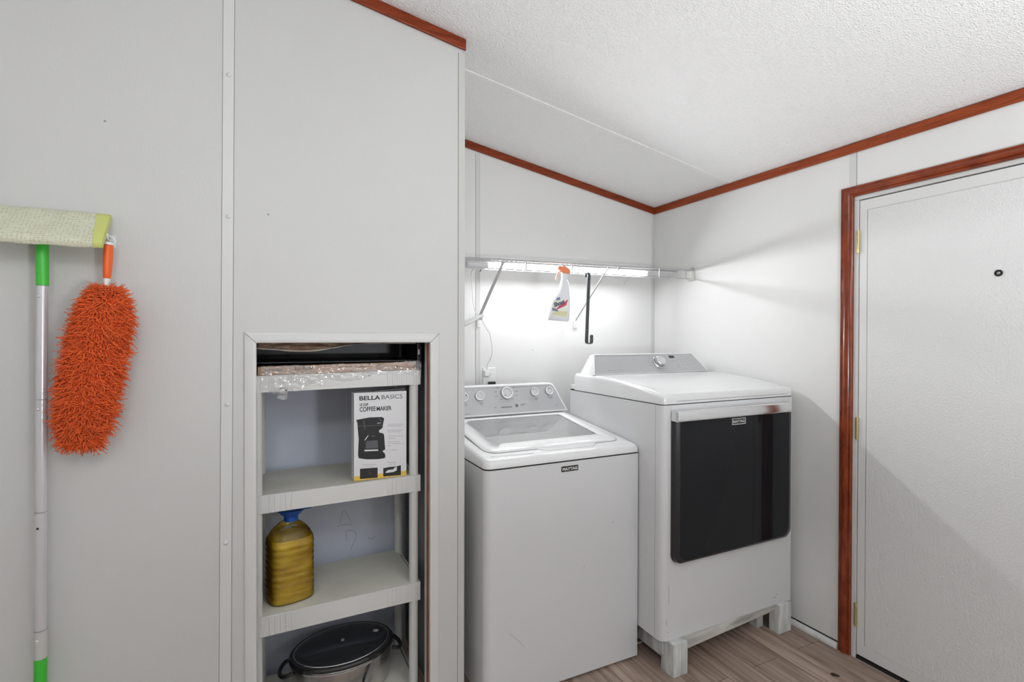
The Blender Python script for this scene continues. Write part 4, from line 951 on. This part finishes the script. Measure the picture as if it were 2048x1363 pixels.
def pad(name, x0, x1, xb0, xb1, m_, lift=0, n=24):
    """cushioned slab sloping out from the wall; x0..x1 along its top edge"""
    bm = bmesh.new(); nrm = Vector((0, -(TOPP.z-BOTP.z), -(TOPP.y-BOTP.y)*-1)).normalized(); nrm = Vector((0, -.71, .71)); rows = []
    for i in range(n+1):
        u = i/n; col_ = []
        for k2, (v, h) in enumerate([(0, 0), (.0, .004), (.04, .0075), (.2, .009), (.4, .0075), (.6, .0085), (.85, .0095), (.96, .008), (1, .003), (1, -.009), (.5, -.010), (0, -.008)]):
            p = TOPP.lerp(BOTP, v); xa = x0+(x1-x0)*u; xc = xb0+(xb1-xb0)*u
            q = p + nrm*(h+(lift if h > 0 else 0)+.0012*math.sin(u*17+v*3)); col_.append(bm.verts.new((xa+(xc-xa)*v, q.y, q.z)))
        rows.append(col_)
    m2 = len(rows[0])
    for i in range(n):
        for k2 in range(m2): bm.faces.new([rows[i][k2], rows[i][(k2+1) % m2], rows[i+1][(k2+1) % m2], rows[i+1][k2]])
    bm.faces.new(rows[0][::-1]); bm.faces.new(rows[-1]); return obj(name, bm, m_, mp_, smooth=True, angle=60)
pd = pad('mop_pad', -.655, -.4125, -.655, -.4005, PADM)
pad('pad_binding', -.412, -.381, -.400, -.3800, LIME, n=3); pad('pad_binding', -.680, -.6555, -.680, -.6555, LIME, n=3)
bm = bmesh.new(); tube(bm, [(-.524, 1.80, 1.535), (-.524, 1.80, 1.66), (-.524, 1.805, 1.69)], .0138, 20); gp = obj('upper_grip', bm, GREEN, mp_, smooth=True, label='green plastic pole end below the mop head')
def polex(z): return -.5255-.009*(1.5-z)/1.0*.8
def seg(name, z0, z1, r, m_, par=mp_):
    bm = bmesh.new(); tube(bm, [(polex(z0), 1.802, z0), (polex(z1), 1.802, z1)], r, 24); return obj(name, bm, m_, par, smooth=True)
p1 = seg('pole', 1.229, 1.5345, .0126, ALU); p2 = seg('pole', .926, 1.228, .0129, ALU); p3 = seg('pole', .607, .925, .0132, ALU)
seg('pole_joint', 1.2275, 1.2300, .0134, mat('joint_grey', (.28, .28, .28), .5)); seg('pole_joint', .9245, .9268, .0136, bpy.data.materials['joint_grey']); seg('pole_joint', .606, .6082, .0138, bpy.data.materials['joint_grey'])
seg('collar', .531, .6055, .0140, mat('collar_grey', (.52, .52, .50), .4)); seg('lower_grip', .02, .5305, .0142, GREEN)
for z, m_ in ((1.505, CHROME), (1.203, CHROME), (.884, INK), (.583, WHITEP)):
    bm = bmesh.new(); lathe(bm, [(.0032, -.002), (.0032, .0008), (.002, .002), (.0003, .0024)], T(polex(z)-.0035, 1.802-.0125, z, PI/2), n=14); obj('snap_button', bm, m_, mp_, smooth=True)

# ================================================================== DUSTER
du = thing('duster', 'fluffy orange hand duster hanging on the left wall beside the mop', 'duster', (-.41, 1.79, 1.08))
bm = bmesh.new(); ax = Vector((-.379, 1.795, 1.655)); bx_ = Vector((-.3835, 1.795, 1.560))
def gripM(p, q): d = (q-p).normalized(); return Matrix.Translation(p) @ d.to_track_quat('Z', 'Y').to_matrix().to_4x4()
Lg = (bx_-ax).length
lathe(bm, [(.0115, 0), (.0165, .003), (.0180, .02), (.0182, .04), (.0165, .07), (.0140, Lg-.003), (.0125, Lg)], gripM(ax, bx_), n=24, sy=.62); grip = obj('grip', bm, ORANGE_GRIP, du, smooth=True)
bm = bmesh.new(); c1 = Vector((-.3855, 1.795, 1.505)); lathe(bm, [(.0142, 0), (.0138, .02), (.012, .05)], gripM(bx_, c1), n=20, sy=.6); obj('neck', bm, WHITEP, du, smooth=True)
bm = bmesh.new(); lathe(bm, [(.0185, -.006), (.0188, .0015)], gripM(ax, bx_), n=24, sy=.62); obj('end_ring', bm, WHITEP, du, smooth=True)
bm = bmesh.new(); tube(bm, [(-.379+.014*math.cos(a), 1.797, 1.660+.020*math.sin(a)) for a in [PI*i/12 for i in range(13)]], .0018, 8); obj('hanging_loop', bm, mat('loop_clear', (.75, .77, .80), .2), du, smooth=True)
# fluffy head: core following a slightly bent axis, covered with curly tufts
random.seed(11)
AXP = [Vector((-.382, 1.782, 1.515)), Vector((-.392, 1.775, 1.43)), Vector((-.408, 1.770, 1.33)), Vector((-.424, 1.770, 1.22)), Vector((-.434, 1.775, 1.125))]
RAD = [.052, .070, .074, .071, .056]
def axat(t_):
    k_ = min(3, int(t_*4)); f = t_*4-k_; return AXP[k_].lerp(AXP[k_+1], f), RAD[k_]+(RAD[k_+1]-RAD[k_])*f
ORF = mat('orange_chenille', (1.0, .14, .024), .8, spec=.3, var=(38, .12))
ORF.node_tree.nodes['Principled BSDF'].inputs['Sheen Weight'].default_value = .6
ORF.node_tree.nodes['Principled BSDF'].inputs['Sheen Tint'].default_value = (1, .35, .2, 1)
ORF.node_tree.nodes['Principled BSDF'].inputs['Subsurface Weight'].default_value = .25
ORF.node_tree.nodes['Principled BSDF'].inputs['Subsurface Radius'].default_value = (.02, .006, .002)
ORC = mat('orange_core', (.80, .11, .012), .9)
bm = bmesh.new(); lp = []
for i in range(21):
    c_, r_ = axat(i/20); e = math.sqrt(max(.02, 1-(2*i/20-1)**10)); r_ *= .78*e
    lp.append([(c_.x+r_*math.cos(2*PI*k_/24), c_.y+r_*.62*math.sin(2*PI*k_/24), c_.z) for k_ in range(24)])
loft(bm, lp); obj('duster_core', bm, ORC, du, smooth=True)
verts, faces = [], []
def tuft(p, n_, ln, rw, curl):
    side = n_.cross(Vector((random.uniform(-1, 1), random.uniform(-1, 1), random.uniform(-1, 1)))).normalized(); side2 = n_.cross(side).normalized()
    base0 = len(verts); S_ = 5
    for s_ in range(S_+1):
        t_ = s_/S_; c_ = p + n_*ln*math.sin(t_*1.35)/1.0 + curl*(t_*t_*ln*.9) + side*math.sin(t_*7)*rw*.9
        w_ = rw*(1-.6*t_)*(1+.25*math.sin(t_*15))
        for k_ in range(3):
            a = 2*PI*k_/3+t_*2; verts.append(c_+side*w_*math.cos(a)+side2*w_*math.sin(a))
    for s_ in range(S_):
        for k_ in range(3):
            a0 = base0+s_*3+k_; a1 = base0+s_*3+(k_+1) % 3; faces.append((a0, a1, a1+3, a0+3))
    e = base0+S_*3; faces.append((e, e+1, e+2))
for i in range(8200):
    t_ = random.uniform(-.04, 1.05); tt = min(1, max(0, t_)); c_, r_ = axat(tt); a = random.uniform(0, 2*PI)
    endf = 0 if .06 < t_ < .94 else ((t_-.94)/.11 if t_ > .94 else -(.06-t_)/.10)
    rr = r_*(.80-.45*abs(endf))*random.uniform(.8, 1)
    n_ = Vector((math.cos(a), math.sin(a)*.62, -.9*endf+random.uniform(-.25, .15))).normalized()
    p = c_+Vector((math.cos(a)*rr, math.sin(a)*.62*rr, -.014*endf))
    if p.y > 1.838: continue
    tuft(p, (n_+Vector((random.uniform(-.5, .5), random.uniform(-.5, .5), random.uniform(-.5, .5)))).normalized(), random.uniform(.014, .022), random.uniform(.0018, .0030), Vector((random.uniform(-1, 1), random.uniform(-.5, .5), random.uniform(-1.3, .4))))
for v in verts: v.y = min(v.y, 1.8465)
me = bpy.data.meshes.new('duster_head'); me.from_pydata([tuple(v) for v in verts], [], faces); me.materials.append(ORF)
for p in me.polygons: p.use_smooth = True
o = bpy.data.objects.new('duster_head', me); C.objects.link(o); attach(o, du); o['kind'] = 'stuff'
bm = bmesh.new(); prism(bm, [(-.386, YC-.0003, 1.655), (-.372, YC-.0003, 1.655), (-.372, YC-.0003, 1.690), (-.386, YC-.0003, 1.690)], (0, -.003, 0)); tube(bm, smooth_path([(-.379, YC-.003, 1.672), (-.379, 1.80, 1.668), (-.379, 1.783, 1.672), (-.379, 1.779, 1.684)]), .0022, 8)
tag(obj('wall_hook', bm, mat('hook_clear', (.72, .73, .74), .2), smooth=True), 'small clear plastic wall hook holding the orange duster', 'hook')

# ================================================================== SPRAY BOTTLE
sb = thing('spray_bottle', 'white laundry stain spray bottle with orange trigger hanging from the wire shelf', 'spray bottle', (1.374, 2.27, 1.484))
SBM = Matrix.Translation((1.3735, 2.262, 1.483)) @ Matrix.Rotation(R(-24), 4, 'Z') @ Matrix.Rotation(R(3.5), 4, 'Y')
prof = [  # z, half width, half depth, x shift, exponent
 (0, .050, .026, 0, 3), (.004, .054, .030, 0, 3), (.03, .055, .032, 0, 3.4), (.07, .053, .032, .001, 3.4), (.10, .049, .031, .004, 3.4), (.125, .040, .029, .010, 3.2), (.145, .031, .026, .016, 3), (.17, .026, .023, .019, 2.6), (.195, .022, .020, .019, 2.4), (.208, .017, .016, .017, 2), (.214, .0145, .0145, .016, 2), (.226, .0145, .0145, .016, 2)]
bm = bmesh.new(); lp = []
for z, hx, hy, sx_, p_ in prof:
    lp.append([SBM @ Vector(q) for q in sell(hx, hy, p_, 0, sx_, 0, z, 36)])
loft(bm, lp); bd = obj('bottle', bm, mat('bottle_white', (.72, .73, .77), .3), sb, smooth=True, angle=60)
def sbf(x, z):  # point on the flat front of the bottle
    for (z0, hx0, hy0, s0, p0_), (z1, hx1, hy1, s1, p1_) in zip(prof, prof[1:]):
        if z0 <= z <= z1:
            f = (z-z0)/(z1-z0); hx, hy, s_, p_ = hx0+(hx1-hx0)*f, hy0+(hy1-hy0)*f, s0+(s1-s0)*f, p0_+(p1_-p0_)*f; break
    q = min(.98, abs((x-s_)/hx)); return SBM @ Vector((x, -hy*(1-q**p_)**(1/p_)-.0006, z))
def sticker(pts, m_, name, lift=0, par=None, nx=8):
    """quad patch [bl, br, tr, tl] wrapped on the bottle front"""
    bm = bmesh.new(); G = []
    for j in range(nx+1):
        row = []
        for i in range(nx+1):
            u, v = i/nx, j/nx; x = (pts[0][0]*(1-u)+pts[1][0]*u)*(1-v)+(pts[3][0]*(1-u)+pts[2][0]*u)*v; z = (pts[0][1]*(1-u)+pts[1][1]*u)*(1-v)+(pts[3][1]*(1-u)+pts[2][1]*u)*v
            row.append(bm.verts.new(sbf(x, z)+SBM.to_3x3() @ Vector((0, -lift, 0))))
        G.append(row)
    for j in range(nx):
        for i in range(nx): bm.faces.new([G[j][i], G[j][i+1], G[j+1][i+1], G[j+1][i]])
    return obj(name, bm, m_, par or bd)
lab = sticker([(-.044, .018), (.040, .018), (.044, .108), (-.034, .108)], mat('label_cream', (.74, .74, .66), .4), 'label')
sticker([(-.040, .030), (.036, .020), (.040, .050), (-.020, .046)], mat('label_gold', (.62, .60, .34), .4), 'label_patch', .0004, lab)
sticker([(-.020, .052), (.030, .078), (.040, .112), (-.012, .066)], mat('label_red', (.50, .03, .09), .4), 'label_patch', .0005, lab)
sticker([(-.038, .048), (-.006, .044), (-.012, .056), (-.038, .064)], mat('label_blue', (.16, .20, .30), .4), 'label_patch', .0004, lab)
sticker([(-.024, .100), (-.002, .104), (-.002, .118), (-.016, .116)], bpy.data.materials['label_blue'], 'label_patch', .0004, lab)
tx = text_obj('lettering', 'Shout', .030, SBM @ Matrix(((1,0,0,-.028),(0,0,-1,-.0335),(0,1,0,.066),(0,0,0,1))) @ Matrix.Rotation(R(24), 4, 'Z'), mat('label_ink', (.03, .03, .09), .4), lab, width=.058, bold=.0012, shear=.25)
bm = bmesh.new(); lathe(bm, [(.0165, .224), (.0165, .240), (.013, .244)], SBM @ T(.016, 0, 0), n=20); obj('collar', bm, mat('collar_white', (.72, .70, .70), .35), sb, smooth=True)
bm = bmesh.new(); hd = [(-.026, .270), (-.020, .278), (.010, .280), (.030, .272), (.040, .262), (.042, .246), (.030, .242), (.004, .245), (-.008, .256), (-.024, .260)]
ps = [SBM @ Vector((x+.004, -.013, z)) for x, z in hd]; prism(bm, ps, SBM.to_3x3() @ Vector((0, .026, 0))); obj('spray_head', bm, mat('spray_orange', (.78, .20, .07), .35), sb, bevel=.004)
bm = bmesh.new(); tube(bm, [SBM @ Vector(p) for p in ((-.004, 0, .256), (-.014, 0, .244), (-.022, 0, .228), (-.026, 0, .212), (-.022, 0, .206))], [.006, .0055, .005, .0045, .003], 10); obj('trigger', bm, mat('trigger_peach', (.74, .45, .36), .4), sb, smooth=True)

# ================================================================== BLACK HOOK
hk = bmesh.new()
path = [(1.578, 2.312, 1.722), (1.578, 2.314, 1.730), (1.5785, 2.308, 1.741), (1.579, 2.298, 1.744), (1.579, 2.290, 1.741), (1.578, 2.287, 1.730), (1.562, 2.284, 1.378), (1.562, 2.280, 1.368), (1.569, 2.266, 1.364), (1.569, 2.252, 1.368), (1.569, 2.248, 1.378), (1.569, 2.248, 1.405), (1.569, 2.248, 1.412)]
bmh = hk; L_ = []
for i, p in enumerate(path):
    p = Vector(p); t_ = (Vector(path[min(i+1, len(path)-1)])-Vector(path[max(i-1, 0)])).normalized(); nn_ = t_.cross(Vector((1, 0, 0))).normalized()*.0018; wx = .0100 if i < len(path)-1 else .006
    L_.append([p+nn_+Vector((wx, 0, 0)), p+nn_-Vector((wx, 0, 0)), p-nn_-Vector((wx, 0, 0)), p-nn_+Vector((wx, 0, 0))])
loft(hk, L_)
o = obj('over_door_hook', hk, mat('hook_black', (.055, .060, .065), .35), bevel=.0006); tag(o, 'long black metal strap hook hanging from the wire shelf beside the spray bottle', 'hook')

# ================================================================== DEBRIS ON THE FLOOR
bm = bmesh.new(); q = [(2.128, 1.318), (2.134, 1.328), (2.143, 1.322), (2.150, 1.309), (2.155, 1.303), (2.146, 1.301), (2.137, 1.308)]
loft(bm, [[(x, y, .0006) for x, y in q], [(x, y, .0035+.003*math.sin(i)) for i, (x, y) in enumerate(q)]])
tag(obj('dead_leaf', bm, mat('leaf_dark', (.03, .018, .015), .8)), 'small dark curled leaf on the floor in front of the door', 'leaf')
